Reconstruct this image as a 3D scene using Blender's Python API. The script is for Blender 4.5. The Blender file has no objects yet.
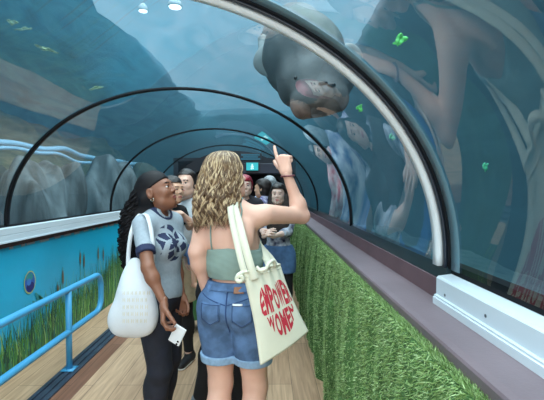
import bpy, math, random
import numpy as np
from mathutils import Vector, Matrix, Euler
from mathutils.bvhtree import BVHTree
random.seed(7); RNG = np.random.default_rng(7)
SC = bpy.context.scene
COL = SC.collection
PI = math.pi

# ------------------------------------------------------------------ camera
F_PX = 406.0
CAM_Z = 1.5
cam_d = bpy.data.cameras.new('camera'); cam = bpy.data.objects.new('camera', cam_d); COL.objects.link(cam)
cam_d.sensor_width = 36; cam_d.lens = F_PX / 544 * 36; cam_d.clip_start = .02
cam.location = (0, 0, CAM_Z); cam.rotation_euler = (PI/2 - 11/F_PX, 0, -5/F_PX)
SC.camera = cam
CAM_R = Euler(cam.rotation_euler).to_matrix()
def P(px, py, Y):
    d = CAM_R @ Vector(((px-272)/F_PX, -(py-200)/F_PX, -1))
    return Vector((0, 0, CAM_Z)) + d * (Y / d.y)

# ------------------------------------------------------------------ materials
def lin(c):
    return tuple(((x/255)/12.92 if x/255 <= .04045 else ((x/255+.055)/1.055)**2.4) for x in c)
_mats = {}
def mat(name, col, rough=.6, metal=0, var=0, vscale=8, bump=0, bscale=60, stretch=None, spec=.5, col2=None, sss=0, sheen=0):
    if name in _mats: return _mats[name]
    m = bpy.data.materials.new(name); m.use_nodes = True
    nt = m.node_tree; b = nt.nodes['Principled BSDF']
    c = lin(col)
    b.inputs['Base Color'].default_value = (*c, 1)
    b.inputs['Roughness'].default_value = rough; b.inputs['Metallic'].default_value = metal
    b.inputs['Specular IOR Level'].default_value = spec
    if sss:
        b.inputs['Subsurface Weight'].default_value = sss; b.inputs['Subsurface Radius'].default_value = (.012, .005, .003); b.inputs['Subsurface Scale'].default_value = 1
    if sheen: b.inputs['Sheen Weight'].default_value = sheen
    tc = nt.nodes.new('ShaderNodeTexCoord')
    src = tc.outputs['Object']
    if stretch:
        mp = nt.nodes.new('ShaderNodeMapping'); mp.inputs['Scale'].default_value = stretch
        nt.links.new(src, mp.inputs['Vector']); src = mp.outputs['Vector']
    if var or col2:
        n = nt.nodes.new('ShaderNodeTexNoise'); n.inputs['Scale'].default_value = vscale; n.inputs['Detail'].default_value = 6
        nt.links.new(src, n.inputs['Vector'])
        r = nt.nodes.new('ShaderNodeValToRGB')
        c2 = lin(col2) if col2 else tuple(x*(1-var) for x in c)
        c1 = c if col2 else tuple(min(1, x*(1+var*.6)) for x in c)
        r.color_ramp.elements[0].position = .35; r.color_ramp.elements[1].position = .65
        r.color_ramp.elements[0].color = (*c2, 1); r.color_ramp.elements[1].color = (*c1, 1)
        nt.links.new(n.outputs['Fac'], r.inputs['Fac']); nt.links.new(r.outputs['Color'], b.inputs['Base Color'])
    if bump:
        n = nt.nodes.new('ShaderNodeTexNoise'); n.inputs['Scale'].default_value = bscale; n.inputs['Detail'].default_value = 4
        nt.links.new(src, n.inputs['Vector'])
        bp = nt.nodes.new('ShaderNodeBump'); bp.inputs['Strength'].default_value = bump; bp.inputs['Distance'].default_value = .01
        nt.links.new(n.outputs['Fac'], bp.inputs['Height']); nt.links.new(bp.outputs['Normal'], b.inputs['Normal'])
    _mats[name] = m
    return m
def emit(name, col, s):
    m = bpy.data.materials.new(name); m.use_nodes = True; nt = m.node_tree
    b = nt.nodes['Principled BSDF']; b.inputs['Base Color'].default_value = (0, 0, 0, 1)
    b.inputs['Emission Color'].default_value = (*lin(col), 1); b.inputs['Emission Strength'].default_value = s
    return m

# ------------------------------------------------------------------ object helpers
def link(name, me, mats, parent=None, smooth=False):
    o = bpy.data.objects.new(name, me); COL.objects.link(o)
    for m in (mats if isinstance(mats, (list, tuple)) else [mats]): me.materials.append(m)
    if smooth:
        me.polygons.foreach_set('use_smooth', [True]*len(me.polygons))
    if parent: o.parent = parent
    return o
def tag(o, label, cat, group=None, kind=None):
    o['label'] = label; o['category'] = cat
    if group: o['group'] = group
    if kind: o['kind'] = kind
    return o
def struct(o): o['kind'] = 'structure'; return o
def empty(name, loc=(0, 0, 0), rz=0):
    o = bpy.data.objects.new(name, None); COL.objects.link(o); o.location = loc; o.rotation_euler = (0, 0, rz); o.empty_display_size = .1
    return o
def mesh_np(v, f, fm=None):
    """v (n,3) f (m,3|4) arrays -> mesh"""
    me = bpy.data.meshes.new('mesh')
    v = np.asarray(v, np.float32); f = np.asarray(f, np.int32)
    m, k = f.shape
    me.vertices.add(len(v)); me.vertices.foreach_set('co', v.ravel())
    me.loops.add(m*k); me.loops.foreach_set('vertex_index', f.ravel())
    me.polygons.add(m); me.polygons.foreach_set('loop_start', np.arange(0, m*k, k, dtype=np.int32))
    me.polygons.foreach_set('loop_total', np.full(m, k, np.int32))
    if fm is not None: me.polygons.foreach_set('material_index', np.asarray(fm, np.int32))
    me.update(calc_edges=True); me.validate()
    return me
class MB:
    def __init__(s): s.v = []; s.f = []; s.m = []
    def quad_grid(s, pts, closed_u=False, closed_v=False, mi=0):
        n, m = len(pts), len(pts[0]); b = len(s.v)
        for r in pts: s.v += [tuple(p) for p in r]
        for i in range(n if closed_u else n-1):
            for j in range(m if closed_v else m-1):
                a = b+i*m+j; c = b+((i+1) % n)*m+j
                a2 = b+i*m+(j+1) % m; c2 = b+((i+1) % n)*m+(j+1) % m
                s.f.append((a, c, c2, a2)); s.m.append(mi)
        return b
    def cap(s, idx, mi=0): s.f.append(tuple(idx)); s.m.append(mi)
    def box(s, lo, hi, bev=0, mi=0):
        x0, y0, z0 = lo; x1, y1, z1 = hi; b = len(s.v)
        s.v += [(x0,y0,z0),(x1,y0,z0),(x1,y1,z0),(x0,y1,z0),(x0,y0,z1),(x1,y0,z1),(x1,y1,z1),(x0,y1,z1)]
        for q in ((3,2,1,0),(4,5,6,7),(0,1,5,4),(1,2,6,5),(2,3,7,6),(3,0,4,7)): s.f.append(tuple(b+i for i in q)); s.m.append(mi)
    def prism(s, prof, y0, y1, mi=0):
        """profile (x,z) list extruded along y"""
        b = len(s.v); n = len(prof)
        s.v += [(x, y0, z) for x, z in prof] + [(x, y1, z) for x, z in prof]
        for i in range(n): s.f.append((b+i, b+(i+1) % n, b+n+(i+1) % n, b+n+i)); s.m.append(mi)
        s.f.append(tuple(b+i for i in range(n))[::-1]); s.f.append(tuple(b+n+i for i in range(n))); s.m += [mi, mi]
    def tube(s, pts, r, sides=8, mi=0, caps=True):
        pts = [Vector(p) for p in pts]; n = len(pts); rr = r if isinstance(r, (list, tuple)) else [r]*n
        rings = []; ref = None
        for i, p in enumerate(pts):
            t = (pts[min(i+1, n-1)] - pts[max(i-1, 0)]).normalized()
            if ref is None: ref = t.orthogonal().normalized()
            ref = (ref - t*ref.dot(t)).normalized(); bi = t.cross(ref)
            rings.append([p + (ref*math.cos(a)+bi*math.sin(a))*rr[i] for a in (2*PI*k/sides for k in range(sides))])
        b = s.quad_grid(rings, closed_v=True, mi=mi)
        if caps:
            s.cap([b+k for k in range(sides)], mi); s.cap([b+(n-1)*sides+k for k in range(sides)][::-1], mi)
    def build(s, name, mats, parent=None, smooth=False, bevel=0):
        me = bpy.data.meshes.new(name); me.from_pydata(s.v, [], s.f); me.update()
        me.polygons.foreach_set('material_index', s.m)
        o = link(name, me, mats, parent, smooth)
        import bmesh
        bm = bmesh.new(); bm.from_mesh(me); bmesh.ops.recalc_face_normals(bm, faces=bm.faces)
        if bevel: bmesh.ops.bevel(bm, geom=list(bm.edges), offset=bevel, segments=2, affect='EDGES', profile=.5, clamp_overlap=True)
        bm.to_mesh(me); bm.free()
        return o

# ------------------------------------------------------------------ signed distance modelling
def V(*a): return np.array(a, float)
def Cap(a, b, ra, rb=None, k=.03, flat=None, cut=None, op='u'):
    return dict(t='c', a=np.array(a, float), b=np.array(b, float), ra=ra, rb=ra if rb is None else rb, k=k, flat=flat, cut=cut, op=op)
def Ell(c, r, k=.03, R=None, op='u', cut=None):
    return dict(t='e', c=np.array(c, float), r=np.array(r, float), k=k, R=None if R is None else np.array(R, float), op=op, cut=cut)
def prim_bb(p):
    if p['t'] == 'c':
        r = max(p['ra'], p['rb'])
        return np.minimum(p['a'], p['b'])-r, np.maximum(p['a'], p['b'])+r
    m = p['r'].max() if p['R'] is not None else p['r']
    return p['c']-m, p['c']+m
def prim_d(p, X):
    if p['t'] == 'c':
        ba = p['b']-p['a']; q = X-p['a']; L = max(1e-9, ba@ba)
        t = np.clip((q@ba)/L, 0, 1)
        df = q - t[..., None]*ba
        s = 1
        if p['flat'] is not None:
            n, s = p['flat']; n = np.array(n, float); n /= np.linalg.norm(n)
            df = df + ((df@n)*(1/s-1))[..., None]*n
        d = (np.linalg.norm(df, axis=-1) - (p['ra']+(p['rb']-p['ra'])*t))*s
    else:
        q = X-p['c']
        if p['R'] is not None: q = q@p['R']
        k0 = np.linalg.norm(q/p['r'], axis=-1); k1 = np.linalg.norm(q/p['r']**2, axis=-1)
        d = k0*(k0-1)/np.maximum(k1, 1e-9)
    return d
def sdf_mesh(prims, h, inflate=0, clips=(), disp=None):
    bbs = [prim_bb(p) for p in prims if p['op'] == 'u']
    lo = np.min([b[0] for b in bbs], 0)-inflate-3*h-.012; hi = np.max([b[1] for b in bbs], 0)+inflate+3*h+.012
    n = np.ceil((hi-lo)/h).astype(int)+1
    v = np.full(n, .5, np.float32)
    ax = [lo[i]+h*np.arange(n[i]) for i in range(3)]
    def sub(b0, b1):
        i0 = np.clip(np.floor((b0-lo)/h).astype(int), 0, n-1); i1 = np.clip(np.ceil((b1-lo)/h).astype(int)+1, 1, n)
        return tuple(slice(a, b) for a, b in zip(i0, i1))
    def grid(sl):
        return np.stack(np.meshgrid(ax[0][sl[0]], ax[1][sl[1]], ax[2][sl[2]], indexing='ij'), -1)
    for p in prims:
        b0, b1 = prim_bb(p); m = p['k']+inflate+3*h
        sl = sub(b0-m, b1+m); X = grid(sl)
        if X.size == 0: continue
        d = prim_d(p, X)
        if p['cut'] is not None:
            for (q, nn) in p['cut']:
                nn = np.array(nn, float); nn /= np.linalg.norm(nn)
                d = np.maximum(d, (X-np.array(q, float))@nn)
        k = max(p['k'], 1e-4); o = v[sl]
        if p['op'] == 'u':
            hh = np.maximum(k-np.abs(o-d), 0)/k
            v[sl] = np.minimum(o, d)-hh*hh*k*.25
        else:
            hh = np.maximum(k-np.abs(o+d), 0)/k
            v[sl] = np.maximum(o, -d)+hh*hh*k*.25
    if inflate: v -= inflate
    if disp is not None or clips:
        X = grid(tuple(slice(0, k) for k in n))
        if disp is not None: v += disp(X).astype(np.float32)
        for c in clips: v = np.maximum(v, c(X)).astype(np.float32)
    return surface_nets(v, lo, h)
def surface_nets(v, lo, h):
    v[0], v[-1] = np.maximum(v[0], 1e-3), np.maximum(v[-1], 1e-3)
    v[:, 0], v[:, -1] = np.maximum(v[:, 0], 1e-3), np.maximum(v[:, -1], 1e-3)
    v[:, :, 0], v[:, :, -1] = np.maximum(v[:, :, 0], 1e-3), np.maximum(v[:, :, -1], 1e-3)
    s = v < 0
    nx, ny, nz = v.shape
    def c(a, i, j, k): return a[i:nx-1+i, j:ny-1+j, k:nz-1+k]
    cnt = sum(c(s, i, j, k).astype(np.int8) for i in (0, 1) for j in (0, 1) for k in (0, 1))
    act = (cnt > 0) & (cnt < 8)
    idx = np.argwhere(act)
    imap = np.full(act.shape, -1, np.int64); imap[act] = np.arange(len(idx))
    acc = np.zeros((len(idx), 3)); num = np.zeros(len(idx))
    I, J, K = idx.T
    for axis in range(3):
        for a in (0, 1):
            for b in (0, 1):
                off0 = [0, 0, 0]; o = [x for x in range(3) if x != axis]; off0[o[0]] = a; off0[o[1]] = b
                off1 = list(off0); off1[axis] = 1
                v0 = v[I+off0[0], J+off0[1], K+off0[2]]; v1 = v[I+off1[0], J+off1[1], K+off1[2]]
                cr = (v0 < 0) != (v1 < 0)
                t = np.where(cr, v0/np.where(cr, v0-v1, 1), 0)
                pt = np.tile(np.array(off0, float), (len(idx), 1)); pt[:, axis] += t
                acc += pt*cr[:, None]; num += cr
    verts = lo + h*(idx + acc/np.maximum(num, 1)[:, None])
    faces = []
    for axis in range(3):
        o = [x for x in range(3) if x != axis]
        a = [slice(None)]*3; b = [slice(None)]*3
        a[axis] = slice(0, -1); b[axis] = slice(1, None)
        for q in o: a[q] = slice(1, -1); b[q] = slice(1, -1)
        s0 = s[tuple(a)]; s1 = s[tuple(b)]
        e = np.argwhere(s0 != s1)
        if len(e) == 0: continue
        flip = s0[tuple(e.T)]
        e = e.copy()
        for q in o: e[:, q] += 1
        def cell(d0, d1):
            c_ = e.copy(); c_[:, o[0]] += d0; c_[:, o[1]] += d1
            return imap[tuple(c_.T)]
        q = np.stack([cell(-1, -1), cell(0, -1), cell(0, 0), cell(-1, 0)], 1)
        if axis == 1: flip = ~flip
        q[~flip] = q[~flip][:, ::-1]
        faces.append(q)
    return verts, np.concatenate(faces)
def join(parts):
    vs = []; fs = []; b = 0
    for v, f in parts:
        vs.append(v); fs.append(f+b); b += len(v)
    return np.concatenate(vs), np.concatenate(fs)
def wob(scale, amp, seed=0):
    r = np.random.default_rng(seed); D = r.normal(size=(7, 3)); D /= np.linalg.norm(D, axis=1)[:, None]; ph = r.uniform(0, 6.28, 7); fr = scale*r.uniform(.6, 1.7, 7)
    def f(X):
        o = np.zeros(X.shape[:-1])
        for d, p_, q in zip(D, ph, fr): o += np.sin((X@d)*q+p_)
        return o*amp/3
    return f
def tubes_np(paths, radii, sides=4):
    """many same-length strands -> verts, quads. paths (n,m,3), radii (n,m)"""
    n, m, _ = paths.shape
    t = np.gradient(paths, axis=1); t /= np.linalg.norm(t, axis=2, keepdims=True)+1e-9
    ref = np.array([.31, .77, .55]); u = np.cross(t, ref); u /= np.linalg.norm(u, axis=2, keepdims=True)+1e-9
    w = np.cross(t, u)
    a = np.arange(sides)*2*PI/sides
    v = paths[:, :, None, :] + radii[:, :, None, None]*(u[:, :, None, :]*np.cos(a)[None, None, :, None]+w[:, :, None, :]*np.sin(a)[None, None, :, None])
    base = (np.arange(n)*m*sides)[:, None, None]+(np.arange(m-1)*sides)[None, :, None]
    k = np.arange(sides)[None, None, :]; k2 = (k+1) % sides
    q = np.stack([base+k, base+k2, base+sides+k2, base+sides+k], -1).reshape(-1, 4)
    return v.reshape(-1, 3), q
def unit(v): v = np.array(v, float); return v/np.linalg.norm(v)
# ================================================================== the place
XL, XR = -2.02, .66                      # foot of the glass vault
XC, HW = (XL+XR)/2, (XR-XL)/2
ZS = 1.212                               # height of the glass foot
YN, YF = -1.6, 8.3
def vault(a, inset=0):
    """point of the vault cross-section, a from 0 (right foot) to pi (left foot)"""
    w = HW-inset; b = 1.025-inset
    return XC + w*math.cos(a), ZS+.04 + b*math.sin(a)
def vault_path(inset=0, n=72):
    p = [(XR-inset, ZS)]; p += [vault(PI*i/n, inset) for i in range(n+1)]; p += [(XL+inset, ZS)]
    return p

# --- floor: pale timber planks
def wood(name, c1, c2, plank=.19, L=1.3, rough=.45):
    m = mat(name, c1, rough); nt = m.node_tree; b = nt.nodes['Principled BSDF']
    tc = nt.nodes.new('ShaderNodeTexCoord')
    mp = nt.nodes.new('ShaderNodeMapping'); mp.inputs['Rotation'].default_value = (0, 0, PI/2)
    br = nt.nodes.new('ShaderNodeTexBrick'); br.offset = .37
    br.inputs['Scale'].default_value = 1; br.inputs['Brick Width'].default_value = L; br.inputs['Row Height'].default_value = plank
    br.inputs['Mortar Size'].default_value = .0025; br.inputs['Color1'].default_value = (*lin(c1), 1); br.inputs['Color2'].default_value = (*lin(c2), 1)
    br.inputs['Mortar'].default_value = (*[x*.45 for x in lin(c2)], 1)
    nt.links.new(tc.outputs['Object'], mp.inputs['Vector']); nt.links.new(mp.outputs['Vector'], br.inputs['Vector'])
    m2 = nt.nodes.new('ShaderNodeMapping'); m2.inputs['Scale'].default_value = (28, 1.6, 1)
    n = nt.nodes.new('ShaderNodeTexNoise'); n.inputs['Scale'].default_value = 1.5; n.inputs['Detail'].default_value = 8; n.inputs['Distortion'].default_value = .6
    nt.links.new(tc.outputs['Object'], m2.inputs['Vector']); nt.links.new(m2.outputs['Vector'], n.inputs['Vector'])
    r = nt.nodes.new('ShaderNodeValToRGB'); r.color_ramp.elements[0].color = (.55, .5, .46, 1); r.color_ramp.elements[1].color = (1.08, 1.06, 1.04, 1)
    r.color_ramp.elements[0].position = .3; r.color_ramp.elements[1].position = .7
    mx = nt.nodes.new('ShaderNodeMix'); mx.data_type = 'RGBA'; mx.blend_type = 'MULTIPLY'; mx.inputs['Factor'].default_value = .75
    nt.links.new(n.outputs['Fac'], r.inputs['Fac'])
    nt.links.new(br.outputs['Color'], mx.inputs['A']); nt.links.new(r.outputs['Color'], mx.inputs['B'])
    nt.links.new(mx.outputs['Result'], b.inputs['Base Color'])
    return m
M_floor = wood('pale_timber', (206, 172, 140), (190, 156, 126))
M_red = wood('red_timber', (146, 104, 82), (128, 88, 68), plank=.3)
m = MB(); m.box((-1.40, YN, -.05), (.60, YF, 0)); struct(m.build('floor', M_floor))
m = MB(); m.box((-2.06, YN, -.05), (-1.695, YF, 0)); struct(m.build('floor_side', M_floor))
m = MB(); m.box((-1.55, YN, -.05), (-1.40, YF, 0)); struct(m.build('trim_1', M_red))
# grooved dark kerb strip between the two timber floors
M_kerb = mat('kerb_metal', (62, 72, 88), .45, .3, var=.25, vscale=6)
M_kerb2 = mat('kerb_groove', (28, 32, 40), .6)
m = MB(); m.prism([(-1.695, -.05), (-1.55, -.05), (-1.55, .012), (-1.585, .014), (-1.587, .004), (-1.602, .004), (-1.604, .014), (-1.642, .014), (-1.644, .004), (-1.66, .004), (-1.662, .016), (-1.695, .014)], YN, YF)
struct(m.build('trim_2', M_kerb))

# --- left wall: painted pond mural, brown strip, white window sill
M_turq = mat('mural_turquoise', (26, 168, 206), .35, var=.12, vscale=1.4)
M_brown = mat('brown_paint', (104, 80, 86), .55, var=.12, vscale=5)
M_brownd = mat('dark_brown_strip', (60, 42, 46), .5, var=.3, vscale=18)
M_white = mat('white_aluminium', (208, 220, 228), .35, var=.03, vscale=3)
M_gasket = mat('black_rubber', (10, 14, 20), .6, spec=.2)
m = MB(); m.box((-2.12, YN, 0), (-2.04, YF, 1.045)); struct(m.build('wall_left', M_turq))
m = MB(); m.prism([(-2.12, 1.045), (-2.015, 1.045), (-2.015, 1.085), (-2.12, 1.085)], YN, YF); struct(m.build('trim_3', M_brownd))
m = MB(); m.prism([(-2.14, 1.085), (-1.985, 1.085), (-1.985, 1.098), (-1.99, 1.10), (-1.99, 1.143), (-1.995, 1.146), (-1.99, 1.149), (-1.99, 1.196), (-2.0, 1.205), (-2.14, 1.205)], YN, YF)
struct(m.build('window_sill_left', M_white))
# chipped silver flakes along the top of the mural
m = MB()
y = .5
while y < 7.5:
    l = random.uniform(.03, .16)
    m.box((-2.039, y, 1.022+random.uniform(-.004, .004)), (-2.036, y+l, 1.041)); y += l+random.uniform(.02, .14)
struct(m.build('trim_4', mat('silver_flakes', (150, 162, 172), .4)))

# painted grasses on the mural: flat paint, as in the place
G = [mat('mural_green_%d' % i, c, .5) for i, c in enumerate([(38, 92, 62), (62, 128, 66), (98, 158, 72), (150, 188, 110), (28, 120, 118), (20, 66, 52)])]
V_, F_, FM_ = [], [], []
def mural_blade(y, z0, h, bend, w, mi, lift):
    n = 5; b = len(V_)
    for i in range(n+1):
        t = i/n; yy = y+bend*t*t; zz = z0+h*t; ww = w*(1-t)**.7+.0006
        V_.append((-2.0395+lift, yy-ww, zz)); V_.append((-2.0395+lift, yy+ww, zz))
    for i in range(n): F_.append((b+2*i, b+2*i+2, b+2*i+3, b+2*i+1)); FM_.append(mi)
for i in range(5600):
    y = random.uniform(.9, 7.8); layer = random.random()
    hz = .36 + .12*math.sin(y*1.3+.5)+.06*math.sin(y*3.7)
    h = hz*random.uniform(.55, 1.25)+(.22 if random.random() < .12 else 0)
    z0 = .004 if layer < .6 else random.uniform(.004, .16)
    mural_blade(y, z0, h*(1 if layer < .6 else .7), random.uniform(-.16, .16)*h*1.6, random.uniform(.004, .011), random.choice([0, 0, 1, 1, 2, 2, 3, 4, 5, 5]), .0008+.003*i/5600)
mg = link('painted_grass', mesh_np(V_, F_, FM_), G); struct(mg); mg.name = 'trim_painted_grass'
# cattails and the blue beetle-like oval of the mural
m = MB()
def disc(m, y, z, ry, rz, lift, mi, n=20, tilt=0):
    b = len(m.v)
    for k in range(n):
        a = 2*PI*k/n; dy, dz = ry*math.cos(a), rz*math.sin(a)
        m.v.append((-2.0345+lift, y+dy*math.cos(tilt)-dz*math.sin(tilt), z+dy*math.sin(tilt)+dz*math.cos(tilt)))
    m.cap([b+k for k in range(n)], mi)
for y, z in ((4.05, .62), (4.43, .74), (4.52, .70), (4.9, .72), (5.05, .68), (5.7, .70), (5.9, .66), (2.7, .55), (3.95, .50)):
    m.v += [(-2.0352, y-.004, .1), (-2.0352, y+.004, .1), (-2.0352, y+.004, z+.1), (-2.0352, y-.004, z+.1)]; b = len(m.v)-4; m.cap((b, b+1, b+2, b+3), 4)
    disc(m, y, z, .018, .075, .0006, 3)
disc(m, 3.49, .70, .085, .098, .0002, 0, 28); disc(m, 3.49, .70, .074, .088, .0006, 1, 28)
disc(m, 3.485, .745, .05, .036, .001, 5, 24); disc(m, 3.495, .66, .058, .042, .001, 2, 24); disc(m, 3.475, .705, .03, .03, .0013, 6, 24)
for dy, dz, ml in ((.14, -.14, 5), (.2, -.18, 4), (.1, -.2, 5)):
    disc(m, 3.49+dy, .66+dz, .02, .1, .0008, ml, 14, .8)
struct(m.build('trim_mural_oval', [mat('mural_yellow', (176, 186, 96), .5), mat('mural_blue', (38, 92, 170), .5), mat('mural_navy', (26, 40, 108), .5), mat('mural_brown', (96, 88, 60), .5), G[1], mat('mural_teal', (44, 138, 140), .5), mat('mural_sky', (60, 122, 196), .5)]))

# --- right wall under the glass: brown ledge, brown riser, white sill of the near pane
m = MB(); m.prism([(.51, 0), (.60, 0), (.72, 0), (.72, 1.04), (.51, 1.04)], YN, YF); struct(m.build('wall_right', M_brown))
M_ledge = mat('ledge_brown', (116, 101, 107), .5, var=.1, vscale=4, bump=.08, bscale=120)
m = MB(); m.prism([(.475, 1.04), (.72, 1.04), (.72, 1.088), (.50, 1.088), (.478, 1.085), (.474, 1.078)], YN, YF); struct(m.build('trim_ledge', M_ledge))
m = MB(); m.prism([(.637, 1.088), (.75, 1.088), (.75, 1.17), (.637, 1.165)], 1.455, YF); struct(m.build('trim_riser', M_brown))
m = MB(); m.prism([(.60, 1.088), (.75, 1.088), (.75, 1.195), (.668, 1.197), (.664, 1.193), (.618, 1.187), (.612, 1.18), (.612, 1.122), (.604, 1.12), (.604, 1.114), (.60, 1.112)], YN, 1.452)
struct(m.build('window_sill_right', M_white))
m = MB()
for y, z in ((1.12, 1.145), (.62, 1.15), (1.38, 1.135)):
    m.tube([(.613, y, z), (.6105, y, z)], .005, 8)
struct(m.build('trim_screws', mat('screw_steel', (110, 118, 124), .35, .8)))
# gaskets along the foot of the glass
m = MB(); m.prism([(.645, 1.165), (.70, 1.165), (.70, 1.218), (.657, 1.218), (.652, 1.20)], 1.46, YF); struct(m.build('trim_gasket_right', mat('gasket_teal', (30, 50, 56), .3)))
m = MB(); m.prism([(.664, 1.195), (.70, 1.195), (.70, 1.232), (.668, 1.228)], YN, 1.45); struct(m.build('trim_gasket_near', M_gasket))
m = MB(); m.prism([(-2.06, 1.205), (-2.005, 1.205), (-2.012, 1.217), (-2.06, 1.217)], YN, YF); struct(m.build('trim_gasket_left', M_gasket))

# --- acrylic vault, in panes between black joints
def glass_mat():
    g = bpy.data.materials.new('acrylic_glass'); g.use_nodes = True; nt = g.node_tree; nt.nodes.clear()
    out = nt.nodes.new('ShaderNodeOutputMaterial'); mix = nt.nodes.new('ShaderNodeMixShader')
    tr = nt.nodes.new('ShaderNodeBsdfTransparent'); tr.inputs['Color'].default_value = (.90, .97, .98, 1)
    gl = nt.nodes.new('ShaderNodeBsdfGlossy'); gl.inputs['Roughness'].default_value = .012; gl.inputs['Color'].default_value = (.95, .98, 1, 1)
    lw = nt.nodes.new('ShaderNodeLayerWeight'); lw.inputs['Blend'].default_value = .5
    pw = nt.nodes.new('ShaderNodeMath'); pw.operation = 'POWER'; pw.inputs[1].default_value = 4
    mu = nt.nodes.new('ShaderNodeMath'); mu.operation = 'MULTIPLY_ADD'; mu.inputs[1].default_value = .80; mu.inputs[2].default_value = .07; mu.use_clamp = True
    tc = nt.nodes.new('ShaderNodeTexCoord'); n = nt.nodes.new('ShaderNodeTexNoise'); n.inputs['Scale'].default_value = 2.2; n.inputs['Detail'].default_value = 1
    mp = nt.nodes.new('ShaderNodeMapping'); mp.inputs['Scale'].default_value = (1, .6, 1)
    bp = nt.nodes.new('ShaderNodeBump'); bp.inputs['Strength'].default_value = .10; bp.inputs['Distance'].default_value = .02
    L = nt.links.new
    L(tc.outputs['Object'], mp.inputs['Vector']); L(mp.outputs['Vector'], n.inputs['Vector']); L(n.outputs['Fac'], bp.inputs['Height']); L(bp.outputs['Normal'], gl.inputs['Normal'])
    L(lw.outputs['Facing'], pw.inputs[0]); L(pw.outputs[0], mu.inputs[0]); L(mu.outputs[0], mix.inputs['Fac'])
    L(tr.outputs[0], mix.inputs[1]); L(gl.outputs[0], mix.inputs[2]); L(mix.outputs[0], out.inputs['Surface'])
    return g
M_glass = glass_mat()
ARCH = [1.44, 3.16, 5.26, 7.2]
edges = [YN]+ARCH+[YF]
for i in range(len(edges)-1):
    m = MB(); pth = vault_path(); ys = np.linspace(edges[i], edges[i+1], 4)
    m.quad_grid([[(x, y, z) for y in ys] for x, z in pth][::-1])
    struct(link('window_%d' % (i+1), (lambda me: (me.from_pydata(m.v, [], m.f), me)[1])(bpy.data.meshes.new('pane')), M_glass, None, True))
def arch(y0, y1, i0, i1, name, mt):
    m = MB(); a = vault_path(i0); b = vault_path(i1)
    rows = [[(p[0], y0, p[1]), (q[0], y0, q[1]), (q[0], y1, q[1]), (p[0], y1, p[1])] for p, q in zip(a, b)]
    m.quad_grid(rows, closed_v=True); n = len(rows)
    m.cap([0, 1, 2, 3]); m.cap([(n-1)*4+k for k in range(4)][::-1])
    return struct(m.build(name, mt, None, True))
M_joint = mat('joint_grey', (92, 112, 120), .3)
M_silver = mat('silver_bar', (222, 232, 236), .5, 0, var=.08, vscale=3)
arch(1.45, 1.503, -.02, .003, 'trim_arch_joint', M_gasket)
arch(1.466, 1.484, .003, .012, 'trim_arch_rib', mat('dark_rib', (30, 40, 52), .4))
arch(1.506, 1.55, -.01, .022, 'trim_arch_bar', M_silver)
arch(1.37, 1.43, .002, .005, 'trim_arch_tape', mat('tape_grey', (88, 120, 132), .3))
for k, y in enumerate(ARCH[1:]):
    arch(y-.014, y+.014, -.006, .012, 'trim_arch_far_%d' % (k+1), M_gasket)
    arch(y+.03, y+.042, -.004, .005, 'trim_arch_line_%d' % (k+1), mat('dark_rib', (30, 40, 52), .4))

# --- far end: dark hall front with the opening and the lit signs
M_dark = mat('dark_navy', (10, 16, 28), .6)
m = MB(); po = [(XR, 0)]+vault_path()+[(XL, 0)]
pi_ = [(XC+(x-XC)*.84, 0 if z == 0 else ZS+(z-ZS)*.80-.02) for x, z in po]
rows = [[(a_[0], 8.28, a_[1]), (b_[0], 8.28, b_[1]), (b_[0], 8.5, b_[1]), (a_[0], 8.5, a_[1])] for a_, b_ in zip(po, pi_)]
m.quad_grid(rows, closed_v=True); struct(m.build('wall_back', M_dark))
m = MB(); m.box((-1.95, 11.9, -.05), (.6, 12, 2.15)); m.box((-1.95, 8.5, -.05), (-1.85, 11.9, 2.15)); m.box((.5, 8.5, -.05), (.6, 11.9, 2.15)); m.box((-1.95, 8.5, 2.08), (.6, 12, 2.15))
struct(m.build('wall_hall', mat('hall_navy', (16, 22, 36), .7)))
m = MB(); m.box((-1.95, 8.3, -.05), (.6, 12, 0)); struct(m.build('floor_hall', mat('hall_floor', (60, 50, 44), .6)))
# portal header carrying the signs
m = MB(); m.box((-1.0, 7.95, 1.80), (.30, 8.28, 2.0)); o = m.build('portal_header', mat('header_navy', (16, 26, 46), .45), None, bevel=.01)
struct(o); o.name = 'trim_header'
s = empty('exit_sign', P(252.3, 171, 7.9))
tag(s, 'small lit teal exit sign with a pale figure at the dark tunnel end', 'sign')
c = P(252.3, 166.6, 7.9) - s.location
m = MB(); m.box((-.125, -.02, c.z-.085), (.125, .03, c.z+.085)); m.build('housing', M_dark, s, bevel=.006)
m = MB(); m.box((-.115, -.026, c.z-.075), (.115, -.021, c.z+.075)); m.build('lit_panel', emit('sign_teal', (40, 170, 180), .7), s)
m = MB()
m.tube([(.0, -.029, c.z+.035), (.0, -.027, c.z+.035)], .016, 12)
m.box((-.014, -.029, c.z-.02), (.014, -.027, c.z+.02)); m.box((-.03, -.029, c.z-.004), (.03, -.027, c.z+.012)); m.box((-.03, -.029, c.z-.055), (-.004, -.027, c.z-.02)); m.box((.004, -.029, c.z-.05), (.028, -.027, c.z-.02))
m.build('running_figure', emit('sign_pale', (190, 240, 240), .8), s)
s = empty('lit_sign', P(251, 161, 7.9))
tag(s, 'wide dim blue-green lit sign panel above the small exit sign at the tunnel end', 'sign')
c = P(251, 157, 7.9)-s.location
m = MB(); m.box((-.21, -.02, c.z-.07), (.21, .03, c.z+.07)); m.build('housing', M_dark, s, bevel=.006)
m = MB()
for k, (w, zz) in enumerate(((.19, .04), (.15, .0), (.2, -.042))): m.box((-w, -.026, c.z+zz-.014), (w*.9, -.021, c.z+zz+.014))
m.build('lit_strip', emit('sign_blue', (36, 120, 150), .35), s)

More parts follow.
